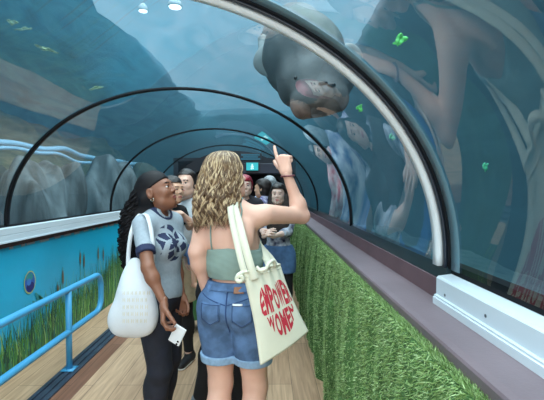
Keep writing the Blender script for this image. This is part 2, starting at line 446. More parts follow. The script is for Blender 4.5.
# --- turf covered barrier along the right side
def turf_x(y, z):
    """face of the hanging turf: soft vertical folds"""
    t = np.clip(z/1.05, 0, 1)
    fold = .018*np.sin(y*9+1.5*np.sin(y*2.1))+.012*np.sin(y*23+z*2)+.010*np.sin(y*41+3*np.sin(z*3+y))
    crease = sum(a*np.exp(-((y-y0-s*(z-.6))/w)**2) for y0, a, w, s in ((2.55, .05, .03, .25), (2.95, .045, .025, .2), (3.5, .05, .03, .12), (1.9, .035, .04, .3), (4.3, .03, .04, .1), (5.2, .03, .04, .1)))
    return .445 - .03*np.sin(PI*t)*.8 - .02*(1-t) + (fold+crease)*(1-t**4)
ys = np.linspace(.25, 6.75, 560); zs = np.concatenate([np.linspace(0, 1.02, 60), [1.035, 1.045, 1.05]])
Yg, Zg = np.meshgrid(ys, zs, indexing='ij'); Xg = turf_x(Yg, Zg)
Xg[:, -3] += .006; Xg[:, -2] += .018; Xg[:, -1] = .499
n0, n1 = Yg.shape
tv = np.stack([Xg, Yg, Zg], -1).reshape(-1, 3); ii = np.arange(n0*n1).reshape(n0, n1)
tq = np.stack([ii[:-1, :-1], ii[:-1, 1:], ii[1:, 1:], ii[1:, :-1]], -1).reshape(-1, 4)[:, ::-1]
ends = []
for r, fl in ((0, 0), (n0-1, 1)):            # close the ends with a back edge
    bk = len(tv); tv = np.vstack([tv, np.stack([np.full(n1, .499), np.full(n1, ys[r]), zs], -1)])
    for j in range(n1-1):
        q = (ii[r, j], bk+j, bk+j+1, ii[r, j+1]); ends.append(q if fl else q[::-1])
tq = np.vstack([tq, np.array(ends)])
turf = empty('turf_barrier', (.47, 3.5, 0))
tag(turf, 'long low barrier hung with bright green artificial turf under the brown ledge', 'artificial turf')
bk = link('turf_backing', mesh_np(tv-np.array([.47, 3.5, 0]), tq), mat('turf_backing', (74, 112, 60), .9, var=.35, vscale=14), turf, True)
NB = 150000
by = .3+6.4*RNG.random(NB)**1.7; bz = 1.045*RNG.random(NB)**.9
bx = turf_x(by, bz)
eps = .004
nx = -np.ones(NB); ny = (turf_x(by+eps, bz)-turf_x(by-eps, bz))/(2*eps); nz = (turf_x(by, bz+eps)-turf_x(by, bz-eps))/(2*eps)
N = np.stack([nx, ny, nz], 1); N /= np.linalg.norm(N, axis=1)[:, None]
top = RNG.random(NB) < .16                                # blades on the rounded top edge
bz[top] = 1.045; bx[top] = .447+.045*RNG.random(top.sum()); N[top] = np.array([-.45, 0, .9])
D = N*.8 + RNG.normal(size=(NB, 3))*.55 + np.array([0, 0, -.35])
D[top] = N[top]+RNG.normal(size=(top.sum(), 3))*.5
D /= np.linalg.norm(D, axis=1)[:, None]
Lb = RNG.uniform(.010, .022, NB); wb = RNG.uniform(.0009, .002, NB)*(1+by*.15)
S = np.cross(D, RNG.normal(size=(NB, 3))); S /= np.linalg.norm(S, axis=1)[:, None]
B0 = np.stack([bx, by, bz], 1)
gv = np.stack([B0-S*wb[:, None], B0+S*wb[:, None], B0+D*Lb[:, None]], 1).reshape(-1, 3)
gf = np.arange(NB*3).reshape(-1, 3)
gm = RNG.choice(5, NB, p=[.25, .3, .2, .15, .1])
o = link('turf_pile', mesh_np(gv-np.array([.47, 3.5, 0]), gf, gm), [mat('turf_%d' % i, c, .65) for i, c in enumerate([(104, 138, 78), (126, 160, 92), (144, 176, 112), (172, 198, 142), (72, 104, 58)])], turf)
o['kind'] = 'stuff'

# --- blue tubular handrail on the kerb
M_rail = mat('rail_blue', (74, 160, 208), .35, var=.08, vscale=4)
rl = empty('handrail', (-1.63, 3.33, 0))
tag(rl, 'pale blue tubular handrail with a rounded end standing on the dark kerb by the mural', 'handrail')
def arc(cy, cz, r, a0, a1, n=8): return [(0, cy+r*math.cos(a0+(a1-a0)*k/n), cz+r*math.sin(a0+(a1-a0)*k/n)) for k in range(n+1)]
zt, zb, ye, r = .675, .325, 3.98, .12
pts = [(0, -1.2, zt), (0, 2, zt), (0, 3.3, zt)]+arc(ye-r, zt-r, r, PI/2, 0)+arc(ye-r, zb+r, r, 0, -PI/2)+[(0, 3.3, zb), (0, 2, zb), (0, -1.2, zb)]
m = MB(); m.tube([(p[0], p[1]-3.33, p[2]) for p in pts], .026, 14); m.build('rail_loop', M_rail, rl, True)
for y in (3.33, 1.55, -.2):
    m = MB(); m.tube([(0, y-3.33, .014), (0, y-3.33, .3), (0, y-3.33, zt)], .024, 14); m.box((-.05, y-3.38, .014), (.05, y-3.28, .022)); m.build('post', M_rail, rl, True)

# --- the tank around the tunnel
def tank_mat(name, stops, nscale, namt):
    """painted and weathered tank wall: noisy patches of the given paints"""
    m = bpy.data.materials.new(name); m.use_nodes = True; nt = m.node_tree; b = nt.nodes['Principled BSDF']; b.inputs['Roughness'].default_value = .9; b.inputs['Specular IOR Level'].default_value = .1
    tc = nt.nodes.new('ShaderNodeTexCoord'); mp = nt.nodes.new('ShaderNodeMapping'); mp.inputs['Scale'].default_value = (1, .35, 1.5)
    n = nt.nodes.new('ShaderNodeTexNoise'); n.inputs['Scale'].default_value = nscale; n.inputs['Detail'].default_value = 7; n.inputs['Distortion'].default_value = 1.2
    r = nt.nodes.new('ShaderNodeValToRGB'); cr = r.color_ramp
    while len(cr.elements) < len(stops): cr.elements.new(.5)
    for e, (p_, c_) in zip(cr.elements, stops): e.position = p_; e.color = (*lin(c_), 1)
    L = nt.links.new
    L(tc.outputs['Object'], mp.inputs['Vector']); L(mp.outputs['Vector'], n.inputs['Vector']); L(n.outputs['Fac'], r.inputs['Fac']); L(r.outputs['Color'], b.inputs['Base Color'])
    bp = nt.nodes.new('ShaderNodeBump'); bp.inputs['Strength'].default_value = .5; bp.inputs['Distance'].default_value = .1
    L(n.outputs['Fac'], bp.inputs['Height']); L(bp.outputs['Normal'], b.inputs['Normal'])
    return m
M_tblue = tank_mat('tank_blue', [(.28, (20, 64, 92)), (.45, (44, 118, 150)), (.58, (74, 150, 172)), (.68, (60, 128, 150)), (.8, (150, 176, 160))], 1.7, .2)
M_tteal = tank_mat('tank_teal', [(.3, (14, 40, 48)), (.55, (26, 62, 72)), (.75, (44, 88, 96))], .8, .2)
M_trock = tank_mat('tank_rock', [(.3, (50, 60, 52)), (.45, (110, 112, 82)), (.6, (150, 138, 104)), (.75, (150, 160, 140))], 2.0, .3)
M_sand = tank_mat('tank_sand', [(.3, (62, 84, 92)), (.7, (110, 128, 128))], 2.5, .2)
wz = wob(2.2, .10, 3); wz2 = wob(6, .04, 5)
def loft(prof, y0, y1, ny, name, mt, rough=1, sub=6):
    pr = []
    for (a, b) in zip(prof[:-1], prof[1:]):
        for k in range(sub): pr.append((a[0]+(b[0]-a[0])*k/sub, a[1]+(b[1]-a[1])*k/sub))
    pr.append(prof[-1]); ys = np.linspace(y0, y1, ny)
    A = np.array([[(x, y, z) for x, z in pr] for y in ys])
    d = (wz(A)+wz2(A))*rough
    A[..., 0] += d; A[..., 2] += d*.7
    m = MB(); m.quad_grid(A.tolist()); return struct(m.build(name, mt, None, True))
TY0, TY1 = -4, 14
loft([(-2.25, 4.05), (-3.3, 3.75), (-4.4, 3.25), (-5.0, 2.75)], TY0, TY1, 60, 'wall_tank_left', M_tblue, .8)
loft([(-4.9, 2.95), (-4.6, 2.6), (-4.8, 2.3), (-4.4, 1.9), (-4.6, 1.5), (-4.7, .2)], TY0, TY1, 90, 'wall_tank_reef', M_trock, 1.3)
loft([(-4.9, .35), (-2.12, .3)], TY0, TY1, 60, 'floor_tank_left', M_sand, .6)
loft([(.72, .3), (4.2, .25)], TY0, TY1, 60, 'floor_tank_right', M_sand, .6)
loft([(3.9, .1), (4.1, 1.4), (3.7, 2.7), (2.7, 3.6), (1.5, 4.05)], TY0, TY1, 60, 'wall_tank_right', M_tteal, 1)
for y, nm in ((TY0+.1, 'wall_tank_near'), (TY1-.1, 'wall_tank_far')):
    m = MB()
    m.quad_grid([[(x, y+.2*math.sin(x*2+z*3), z) for z in np.linspace(2.62 if -2.6 < x < 1.2 and False else 0, 4.2, 12)] for x in np.linspace(-5.2, 4.3, 24)])
    struct(m.build(nm, M_tteal, None, True))
# water surface seen from below
def water_mat():
    w = bpy.data.materials.new('water_surface'); w.use_nodes = True; nt = w.node_tree; nt.nodes.clear(); L = nt.links.new
    out = nt.nodes.new('ShaderNodeOutputMaterial'); t = nt.nodes.new('ShaderNodeBsdfTranslucent')
    tc = nt.nodes.new('ShaderNodeTexCoord'); mp = nt.nodes.new('ShaderNodeMapping'); mp.inputs['Scale'].default_value = (1.0, .45, 1)
    n = nt.nodes.new('ShaderNodeTexNoise'); n.inputs['Scale'].default_value = 1.6; n.inputs['Detail'].default_value = 6; n.inputs['Distortion'].default_value = 1.5
    r = nt.nodes.new('ShaderNodeValToRGB'); cr = r.color_ramp; cr.elements[0].position = .35; cr.elements[1].position = .72
    cr.elements[0].color = (*lin((120, 178, 206)), 1); cr.elements[1].color = (*lin((224, 226, 244)), 1)
    L(tc.outputs['Object'], mp.inputs['Vector']); L(mp.outputs['Vector'], n.inputs['Vector']); L(n.outputs['Fac'], r.inputs['Fac']); L(r.outputs['Color'], t.inputs['Color'])
    mx = nt.nodes.new('ShaderNodeMixShader'); mx.inputs['Fac'].default_value = .09; tp = nt.nodes.new('ShaderNodeBsdfTransparent'); tp.inputs['Color'].default_value = (.93, .98, 1, 1)
    L(tp.outputs[0], mx.inputs[1]); L(t.outputs[0], mx.inputs[2]); L(mx.outputs[0], out.inputs['Surface'])
    return w
m = MB(); m.quad_grid([[(x, y, 4.02+.03*math.sin(x*3+y)*math.cos(y*2.3-x)) for y in np.linspace(TY0, TY1, 60)] for x in np.linspace(-2.5, 4.2, 40)])
struct(m.build('ceiling_water', water_mat(), None, True))
# the water itself: a hazy blue volume all round the vault
vm = bpy.data.materials.new('tank_water'); vm.use_nodes = True; nt = vm.node_tree; nt.nodes.clear()
out = nt.nodes.new('ShaderNodeOutputMaterial'); vs = nt.nodes.new('ShaderNodeVolumeScatter'); va = nt.nodes.new('ShaderNodeVolumeAbsorption'); ad = nt.nodes.new('ShaderNodeAddShader')
vs.inputs['Color'].default_value = (.26, .55, .70, 1); vs.inputs['Density'].default_value = .058; vs.inputs['Anisotropy'].default_value = .0
va.inputs['Color'].default_value = (.35, .8, .95, 1); va.inputs['Density'].default_value = .09
nt.links.new(vs.outputs[0], ad.inputs[0]); nt.links.new(va.outputs[0], ad.inputs[1]); nt.links.new(ad.outputs[0], out.inputs['Volume'])
prof = [(XR+.02, .1)]+[(XC+(HW+.02)*math.cos(PI*i/40), ZS+.04+(1.045)*math.sin(PI*i/40)) for i in range(41)]+[(XL-.02, .1)]
prof += [(-5.3, .1), (-5.3, 4.0), (4.4, 4.0), (4.4, .1)]
m = MB(); m.prism(prof, TY0+.3, TY1-.3); o = struct(m.build('water_body', vm))
# ------------------------------------------------------------------ in the tank
import mathutils
def boulder(loc, r, seed, label, mt, sq=(1, 1, 1)):
    w1, w2 = wob(3.2/max(r), .16*max(r), seed), wob(9/max(r), .05*max(r), seed+50)
    rs = np.random.default_rng(seed); pr = [Ell((0, 0, 0), np.array(r), .1)]
    for k in range(5):
        d = rs.normal(size=3); d[2] = abs(d[2]); d /= np.linalg.norm(d); pr.append(Ell(d*np.array(r)*.6, np.array(r)*rs.uniform(.35, .6), .12))
    v, f = sdf_mesh(pr, max(r)*.045, disp=lambda X: w1(X*np.array((1.3, 1.3, .4)))+w2(X*np.array((1.6, 1.6, .35)))*2)
    o = link('rock', mesh_np(v, f), mt, None, True); o.location = loc
    tag(o, label, 'rock', 'rocks behind the left glass'); return o
M_bould = mat('boulder_grey', (90, 100, 104), .95, var=.65, vscale=5, bump=.9, bscale=9, stretch=(1.4, 1.4, .3))
M_bould2 = mat('boulder_dark', (58, 70, 66), .95, var=.5, vscale=3, bump=.4, bscale=10)
boulder((-2.72, 4.85, .95), (.36, .55, .9), 11, 'tall pale grey rock close behind the left glass, nearest the picture edge', M_bould)
boulder((-2.86, 6.95, .95), (.42, .75, .9), 15, 'broad pale ridged rock behind the left glass, beyond the first arch frame', M_bould)
boulder((-2.62, 3.55, .66), (.32, .34, .62), 12, 'low dark green rock at the left picture edge behind the glass', M_bould2)
boulder((-3.75, 5.85, .82), (.45, .5, .85), 19, 'dark rock in the gap between the two pale rocks', M_bould2)
boulder((-2.62, 8.9, .95), (.36, .60, .95), 23, 'dark upright rock behind the head of the woman in grey', M_bould2)
def streak_tube(x, z, amp, r, label, ph):  # wavy tube added to draw a bright blue reflected streak
    m = MB(); m.tube([(x+amp*math.sin(y*1.3+ph), y, z+amp*.6*math.sin(y*2.1+ph)+amp*.4*math.sin(y*5+ph)) for y in np.linspace(-2, 11, 90)], r, 8)
    tag(m.build('reflection_tube', mat('reflection_pale', (150, 196, 226), .4), None, True), label, 'reflection', 'pale reflection tubes over the rocks')
streak_tube(-3.3, 2.10, .05, .040, 'upper of two pale blue wavy tubes added for a reflected streak above the left rocks', 0)
streak_tube(-3.15, 1.99, .05, .026, 'lower thinner pale blue wavy tube added for a reflected streak above the left rocks', 1.7)

# the grey sea cow nosing against the vault
pts = dict(muz=P(319, 101, 2.62), head=P(323, 77, 2.78), neck=P(312, 66, 2.95), body=P(304, 57, 3.15), mid=P(296, 44, 3.8), tail=P(291, 36, 4.7), end=P(289, 32, 5.3))
q = {k: np.array(v) for k, v in pts.items()}
dg = empty('dugong', q['body']); tag(dg, 'large grey dugong nosing against the tunnel glass above the pointing hand', 'dugong')
O_ = q['body']; vdir = unit(q['muz']-np.array((0, 0, 1.5)))
ux = unit(np.cross(vdir, (0, 0, 1))); uz = np.cross(ux, vdir)
ux2 = unit(ux+uz*.18); uz2 = unit(np.cross(ux2, vdir)); Rm = np.stack([ux2, vdir, uz2], 1)
pr = [Ell(q['body']-O_, (.29, .40, .28), .1, None), Cap(q['body']-O_, q['mid']-O_, .29, .31, .12), Cap(q['mid']-O_, q['tail']-O_, .31, .13, .12), Cap(q['tail']-O_, q['end']-O_, .13, .06, .08),
      Ell(q['head']-O_, (.205, .22, .175), .12, Rm), Cap(q['neck']-O_, q['body']-O_, .21, .26, .12),
      Ell(q['muz']-O_+uz2*.01, (.19, .13, .115), .13, Rm), Cap(q['muz']-O_-ux2*.10-uz2*.03, q['muz']-O_+ux2*.12-uz2*.03, .06, .06, .08), Ell(np.array(P(300, 86, 2.85))-O_, (.14, .16, .14), .12), Ell(np.array(P(334, 84, 2.8))-O_, (.10, .14, .13), .1),
      Cap(q['muz']-O_-ux2*.09-uz2*.085-vdir*.03, q['muz']-O_+ux2*.09-uz2*.085-vdir*.03, .016, None, .025, op='s'),
      Ell(q['head']-O_+ux2*.17-uz2*.02, (.05, .1, .05), .06, Rm)]
wd = wob(9, .012, 31); wd2 = wob(30, .004, 32)
v, f = sdf_mesh(pr, .016, disp=lambda X: wd(X)+wd2(X))
cen = v[f].mean(1); rel = cen-(q['muz']-O_); lz = rel@uz2; fm = ((lz < .02+.025*np.sin(rel@ux2*26)) & (np.abs(rel@ux2) < .26) & (rel@vdir < .25)).astype(int)
M_dug = mat('dugong_grey', (76, 82, 84), .6, var=.4, vscale=5, bump=.25, bscale=30); M_muz = mat('muzzle_brown_reflection', (116, 102, 96), .65, var=.5, vscale=11, bump=.4, bscale=40)  # brown muzzle blotches paint in the reflections of visitors' faces
db = link('body', mesh_np(v, f, fm), [M_dug, M_muz], dg, True)
bd = bvh_dg = BVHTree.FromPolygons([tuple(x) for x in v], [tuple(x) for x in f])
def on_dug(px, py, lift=0):
    o_ = Vector((0, 0, 1.5))-Vector(O_); d = (P(px, py, 2)-Vector((0, 0, 1.5))).normalized(); h = bd.ray_cast(o_, d)
    return h[0]-d*lift if h[0] is not None else None
M_nost = mat('nostril_black', (14, 16, 20), .15)
for px, py in ((323, 83.5), (331, 85.5)):
    c = on_dug(px, py); v, f = sdf_mesh([Ell((0, 0, 0), (.030, .014, .017), .01, Rm)], .004); o = link('nostril', mesh_np(v+np.array(c), f), M_nost, dg, True)
for px, py in ((296, 78), (348, 76)):
    c = on_dug(px, py)
    if c is not None: v, f = sdf_mesh([Ell((0, 0, 0), (.014, .010, .014), .01)], .003); link('eye', mesh_np(v+np.array(c), f), M_nost, dg, True)
M_fin = mat('flipper_grey', (124, 134, 136), .6, var=.3, vscale=7)
for a, b, c in (((284, 72, 3.05), (270, 58, 3.1), (263, 40, 3.2)), ((333, 52, 3.3), (346, 60, 3.4), (352, 78, 3.3))):
    a, b, c = [np.array(P(*t))-O_ for t in (a, b, c)]
    v, f = sdf_mesh([Cap(a, b, .085, .10, .05, flat=(vdir, .35)), Cap(b, c, .10, .045, .05, flat=(vdir, .3))], .012); link('flipper', mesh_np(v, f), M_fin, dg, True)
e = q['end']-O_; v, f = sdf_mesh([Cap(e, e+np.array((-.35, .22, .05)), .09, .03, .06, flat=((0, .2, 1), .3)), Cap(e, e+np.array((.35, .22, .05)), .09, .03, .06, flat=((0, .2, 1), .3))], .014)
link('tail_fluke', mesh_np(v, f), M_dug, dg, True)
# scraps of lettuce drifting in the water
M_let3 = mat('leaf_olive', (150, 176, 140), .6, var=.3, vscale=20)
M_let = mat('lettuce_green', (104, 214, 116), .5, var=.35, vscale=30, spec=.3); M_let2 = mat('lettuce_teal', (70, 180, 140), .5, var=.3, vscale=30)
def lettuce(px, py, Y, sx, sz, seed, label, mt):
    r = random.Random(seed); m = MB(); g = []; c = P(px, py, Y)
    for i in range(11):
        row = []
        for j in range(9):
            u, v_ = i/10*2-1, j/8*2-1; ed = 1-.25*abs(math.sin(u*7+seed))-.2*abs(v_)*abs(u)
            row.append((u*sx*(1-.35*v_*v_)*ed, .25*sx*math.sin(u*5+seed)*math.cos(v_*4)+.12*sx*math.sin(u*13), v_*sz*(1-.4*u*u)*ed+.25*sz*math.sin(u*3+seed)))
        g.append(row)
    m.quad_grid(g); o = m.build('lettuce_leaf', mt, None, True); o.location = c; o.rotation_euler = (.2, r.uniform(-.5, .5), .3)
    sm = o.modifiers.new('solid', 'SOLIDIFY'); sm.thickness = .003
    tag(o, label, 'lettuce', 'lettuce scraps in the water'); return o
lettuce(400, 40, 1.62, .038, .024, 1, 'largest bright green lettuce scrap, high beyond the silver bar', M_let)
lettuce(360, 108, 2.1, .026, .020, 2, 'small green lettuce scrap below and right of the dugong', M_let)
lettuce(392, 137, 2.0, .022, .020, 3, 'small teal lettuce scrap low beside the silver bar', M_let2)
lettuce(485, 167, 1.5, .016, .020, 4, 'faint teal lettuce scrap in the near right pane', M_let2)
lettuce(12, 22, 4.2, .07, .03, 5, 'pale lettuce scrap in the very top left picture corner', M_let3)
lettuce(46, 49, 4.0, .14, .022, 6, 'long pale olive leaf drifting at the upper left', M_let3)
lettuce(24, 29, 4.2, .10, .016, 7, 'thin olive leaf just under the top left lettuce scrap', M_let3)
lettuce(96, 88, 4.4, .10, .02, 8, 'short pale leaf drifting lower down above the first arch frame', M_let3)
for px, py, lab in ((175, 7, 'bright round disc added as a highlight in the water at the top, right of two'), (143, 11, 'fainter round disc added as a highlight in the water at the top, left of two')):
    t = empty('highlight_disc', P(px, py, 5.1)); tag(t, lab, 'highlight', 'highlight discs at the water surface'); t.rotation_euler = (.0, 0, 0)  # glowing disc in a housing, added to stand in for a highlight
    rr = .075 if px > 150 else .05
    m = MB(); m.tube([(0, 0, 0), (0, 0, .012), (0, 0, .06), (0, 0, .09)], [rr*1.15, rr*1.2, rr*1.0, rr*.4], 20); m.build('housing', mat('disc_grey', (150, 160, 166), .5), t, True)
    m = MB(); m.tube([(0, 0, -.012), (0, 0, -.006), (0, 0, .001)], [rr*.7, rr, rr*1.05], 20); m.build('lens', emit('highlight_white_%d' % px, (225, 240, 250), 2.2), t, True)  # emissive face of the added highlight disc
# ================================================================== people
def rotm(yaw=0, pitch=0, roll=0):
    return np.array((Matrix.Rotation(yaw, 3, 'Z') @ Matrix.Rotation(pitch, 3, 'X') @ Matrix.Rotation(roll, 3, 'Y')))
def hand_prims(wr, d, n, side, curl, spread=0, sc=1):
    """side +1 right hand, -1 left hand; d along the fingers, n the way the palm faces"""
    d = unit(d); n = np.array(n, float); n = unit(n-d*(n@d)); t = np.cross(d, n)*side
    wr = np.array(wr, float); pr = []
    pr.append(Cap(wr-d*.012, wr+d*.012, .0225, .0245, .02, flat=(n, .78)))
    L = [.074, .082, .076, .060]; kn = []
    for i in range(4):
        k = wr+d*(.092-.006*abs(i-1)-.004*(i == 3))+t*(.030-.020*i); kn.append(k)
        pr.append(Cap(wr+d*.012+t*(.014-.009*i), k, .0125, .0108, .018, flat=(n, .95)))
    for i in range(4):
        c = curl[i+1]; ang = 0; p = kn[i]; r0 = .0094-.0006*(i == 3)-.0002*i
        dd = unit(d+t*(.10-.067*i)*(1+spread))
        for f, b in ((.45, 1.35), (.31, 1.65), (.24, 1.0)):
            ang += c*b+.05
            q = p+(dd*math.cos(ang)+n*math.sin(ang))*L[i]*f
            pr.append(Cap(p, q, r0, r0*.9, .004)); p = q; r0 *= .9
    c = curl[0]; p = wr+d*.028+t*.024+n*.006; dd = unit(d*.75+t*(.75-.55*c)+n*(.25+.7*c)); r0 = .0125
    pr.append(Cap(wr+d*.012+t*.012, p, .014, .0125, .015))
    for f, b in ((.036, 0), (.030, .5), (.024, .9)):
        e = unit(dd+(n*.5-t*.8+d*.2)*b*c); q = p+e*f
        pr.append(Cap(p, q, r0, r0*.88, .006)); p = q; r0 *= .88
    for q in pr: q['a'] = wr+(q['a']-wr)*sc; q['b'] = wr+(q['b']-wr)*sc; q['ra'] *= sc; q['rb'] *= sc
    return pr
def head_prims(hc, R, sc=1, male=False, neck=None):
    def T(*p): return hc+R@(np.array(p, float)*sc)
    def S(*r): return np.array(r)*sc
    pr = [Ell(T(0, -.014, .032), S(.075, .094, .084), .03*sc, R), Ell(T(0, .026, -.035), S(.056, .062, .083), .04*sc, R),
          Ell(T(0, .055, -.092), S(.027 if not male else .036, .027, .021), .035*sc, R),
          Cap(T(-.042, .025, -.07), T(.042, .025, -.07), (.022 if not male else .031)*sc, None, .035*sc),
          Ell(T(-.036, .058, -.028), S(.024, .024, .022), .025*sc, R), Ell(T(.036, .058, -.028), S(.024, .024, .022), .025*sc, R),
          Cap(T(-.034, .077, .024), T(.034, .077, .024), .010*sc, None, .022*sc),
          Ell(T(-.030, .094, .002), S(.016, .014, .0105), .010*sc, R, 's'), Ell(T(.030, .094, .002), S(.016, .014, .0105), .010*sc, R, 's'),
          Cap(T(0, .084, .012), T(0, .101, -.025), .0066*sc, .0105*sc, .012*sc),
          Ell(T(-.011, .090, -.031), S(.008, .009, .0075), .006*sc, R), Ell(T(.011, .090, -.031), S(.008, .009, .0075), .006*sc, R),
          Ell(T(0, .076, -.062), S(.024, .013, .016), .014*sc, R),
          Cap(T(-.018, .083, -.060), T(0, .093, -.0565), .0042*sc, .0052*sc, .005*sc), Cap(T(.018, .083, -.060), T(0, .093, -.0565), .0042*sc, .0052*sc, .005*sc),
          Cap(T(-.015, .083, -.067), T(0, .091, -.0695), .0045*sc, .0062*sc, .005*sc), Cap(T(.015, .083, -.067), T(0, .091, -.0695), .0045*sc, .0062*sc, .005*sc),
          Cap(T(-.016, .092, -.0632), T(.016, .092, -.0632), .0022*sc, None, .003, op='s')]
    for s in (-1, 1):
        pr.append(Ell(T(s*.0305, .0800, .0085), S(.0150, .0105, .0058), .003*sc, R)); pr.append(Ell(T(s*.0305, .0785, -.0065), S(.0135, .0100, .0042), .003*sc, R))
        pr.append(Ell(T(s*.076, -.012, -.006), S(.010, .021, .032), .008*sc, R)); pr.append(Ell(T(s*.086, -.004, -.004), S(.006, .011, .018), .006*sc, R, 's'))
    if neck is not None: pr.append(Cap(neck, T(0, -.022, -.075), (.048 if not male else .058), (.043 if not male else .056)*sc, .03))
    return pr
def person(label, group, loc, rz, H, sp):
    root = empty('person', loc, rz); tag(root, label, 'person', group)
    s = H/1.7; h = sp.get('h', .011); male = sp.get('male', False)
    fw = sp.get('wide', 1); RI = np.array(Matrix.Rotation(-rz, 3, 'Z'))
    def W(px, py, Y): return RI@(np.array(P(px, py, Y))-np.array(loc))/s       # picture point at a depth -> body space
    def G3(p): return W(*p) if isinstance(p, tuple) and max(abs(x) for x in p) > 5 else np.array(p, float)
    sw = (.185 if male else .165)*fw; ww = (.135 if male else .118)*fw; hw = (.155 if male else .165)*fw
    shz = sp.get('shz', 1.385)
    tor = [Ell((0, -.005, .94), (hw, .112, .125), .05), Ell((-.072*fw, -.055, .905), (.085*fw, .085, .09), .05), Ell((.072*fw, -.055, .905), (.085*fw, .085, .09), .05),
           Ell((0, .005, 1.08), (ww, .088, .15), .06), Ell((0, .0, 1.24), (.142*fw, .102, .165), .06),
           Cap((-sw+.04, -.015, shz), (sw-.04, -.015, shz), .052, None, .06),
           Cap((-.12, -.02, shz+.012), (-.03, -.022, shz+.075), .030, .036, .05), Cap((.12, -.02, shz+.012), (.03, -.022, shz+.075), .030, .036, .05),
           Ell((-.075, -.075, 1.30), (.052, .030, .075), .04), Ell((.075, -.075, 1.30), (.052, .030, .075), .04)]
    if not male and not sp.get('flat'): tor += [Ell((-.068, .078, 1.245), (.058, .052, .058), .035), Ell((.068, .078, 1.245), (.058, .052, .058), .035)]
    elif male: tor += [Ell((-.07, .055, 1.29), (.075, .05, .065), .05), Ell((.07, .055, 1.29), (.075, .05, .065), .05)]
    if sp.get('spine'): tor.append(Cap((0, -.118, 1.08), (0, -.128, 1.34), .012, None, .035, op='s'))
    aw = sp.get('armw', 1.0)*(1.12 if male else 1); J = {}
    arms = {}
    for sd, nm in ((1, 'R'), (-1, 'L')):
        sh = np.array(sp.get('sh'+nm, (sd*(sw-.005), -.015, shz)), float)
        a = sp.get('arm'+nm, {})
        el = G3(a.get('el', (sd*(sw+.055), -.04, 1.11))); wr = G3(a.get('wr', (sd*(sw+.06), .03, .875)))
        d = a.get('d'); d = unit(wr-el) if d is None else d
        arms[nm] = [Cap(sh, el, .046*aw, .037*aw, .045), Cap(el, wr, .037*aw, .0225*aw, .02), Ell(el*.72+wr*.28, np.full(3, .039*aw), .03)]
        J['sh'+nm], J['el'+nm], J['wr'+nm] = sh, el, wr
        J['hand'+nm] = hand_prims(wr, d, a.get('n', (-sd, 0, 0)), sd, a.get('curl', (.3, .25, .3, .35, .4)), 0, a.get('sc', 1))
    legs = []
    for sd, nm in ((1, 'R'), (-1, 'L')):
        l = sp.get('leg'+nm, {}); hp = np.array((sd*.088*fw, -.005, .90)); kn = np.array(l.get('kn', (sd*.092, .015, .485)), float); an = np.array(l.get('an', (sd*.095, -.03, .085)), float)
        fd = np.array(l.get('foot', (sd*.02, .16, -.055)), float)
        lw = sp.get('legw', 1)
        legs += [Cap(hp, kn, .088*lw, .053*lw, .03), Cap(kn, an, .052*lw, .036*lw, .03), Ell(kn*.68+an*.32+np.array((0, -.02, 0)), (.050*lw, .055*lw, .10), .04),
                 Cap(an+np.array((0, -.025, -.04)), an+fd, .034, .026, .03)]
        J['kn'+nm], J['an'+nm], J['fd'+nm] = kn, an, fd
    hs = sp.get('hs', 1); yaw, pit, rol = sp.get('head', (0, 0, 0)); HR = rotm(yaw, pit, rol)
    nb = np.array((0, -.025, shz+.04)); hc = np.array(sp.get('hc', (0, .012, shz+.205)), float)
    J['hc'], J['HR'] = hc, HR
    hp = head_prims(hc, HR, hs, male, nb)
    neckonly = [hp[-1]]
    # one continuous body mesh
    body = sdf_mesh(tor+arms['R']+arms['L']+legs+neckonly, h)
    hd = sdf_mesh(hp, sp.get('hh', h*.6))
    parts = [body, hd]
    for nm in 'RL': parts.append(sdf_mesh(J['hand'+nm], sp.get('handh', h*.5)))
    v, f = join(parts)
    # lips and brows are skin of another colour
    cen = v[f].mean(1); loc_h = (cen-hc)@HR/hs; x, y, z = loc_h.T
    fm = np.zeros(len(f), int)
    nb_ = len(body[1]); ish = np.zeros(len(f), bool); ish[nb_:nb_+len(hd[1])] = True
    fm[ish & (y > .070) & (np.abs(x) < .021) & (np.abs(z+.0635) < .0085-.16*np.abs(x)*.9)] = 1
    bz = .0235-.10*np.abs(np.abs(x)-.028)
    fm[ish & (y > .055) & (np.abs(x) > .011) & (np.abs(x) < .046) & (np.abs(z-bz) < .0034)] = 2
    o = link('body', mesh_np(v*s, f, fm), [sp['skin'], sp['lips'], sp['brow']], root, True)
    if sp.get('eyes', True):
        for sd in (-1, 1):
            m = MB(); c = np.array((sd*.0300, .0770, .0015)); R_ = .0118; rows = []
            for i in range(9):
                a = PI*i/8; rows.append([tuple((hc+HR@((c+R_*np.array((math.sin(a)*math.cos(b), math.cos(a), math.sin(a)*math.sin(b))))*hs))*s) for b in (2*PI*k/12 for k in range(12))])
            m.quad_grid(rows, closed_v=True)
            m.m = [1 if (k//12) < 2 else 0 for k in range(len(m.f))]
            eo = m.build('eye', [M_eyew, M_iris], root, True)
    J.update(tor=tor, arms=arms, legs=legs, s=s, root=root, W=W, sw=sw, neck=neckonly, h=h, hp=hp, hs=hs, nb=nb, rz=rz, loc=loc)
    return J
def part(J, name, prims, m, inflate=0, clips=(), disp=None, h=None, fmf=None, mats=None):
    v, f = sdf_mesh(prims, h or J['h'], inflate, clips, disp)
    fm = None if fmf is None else fmf(v[f].mean(1))
    return link(name, mesh_np(v*J['s'], f, fm), mats or m, J['root'], True)
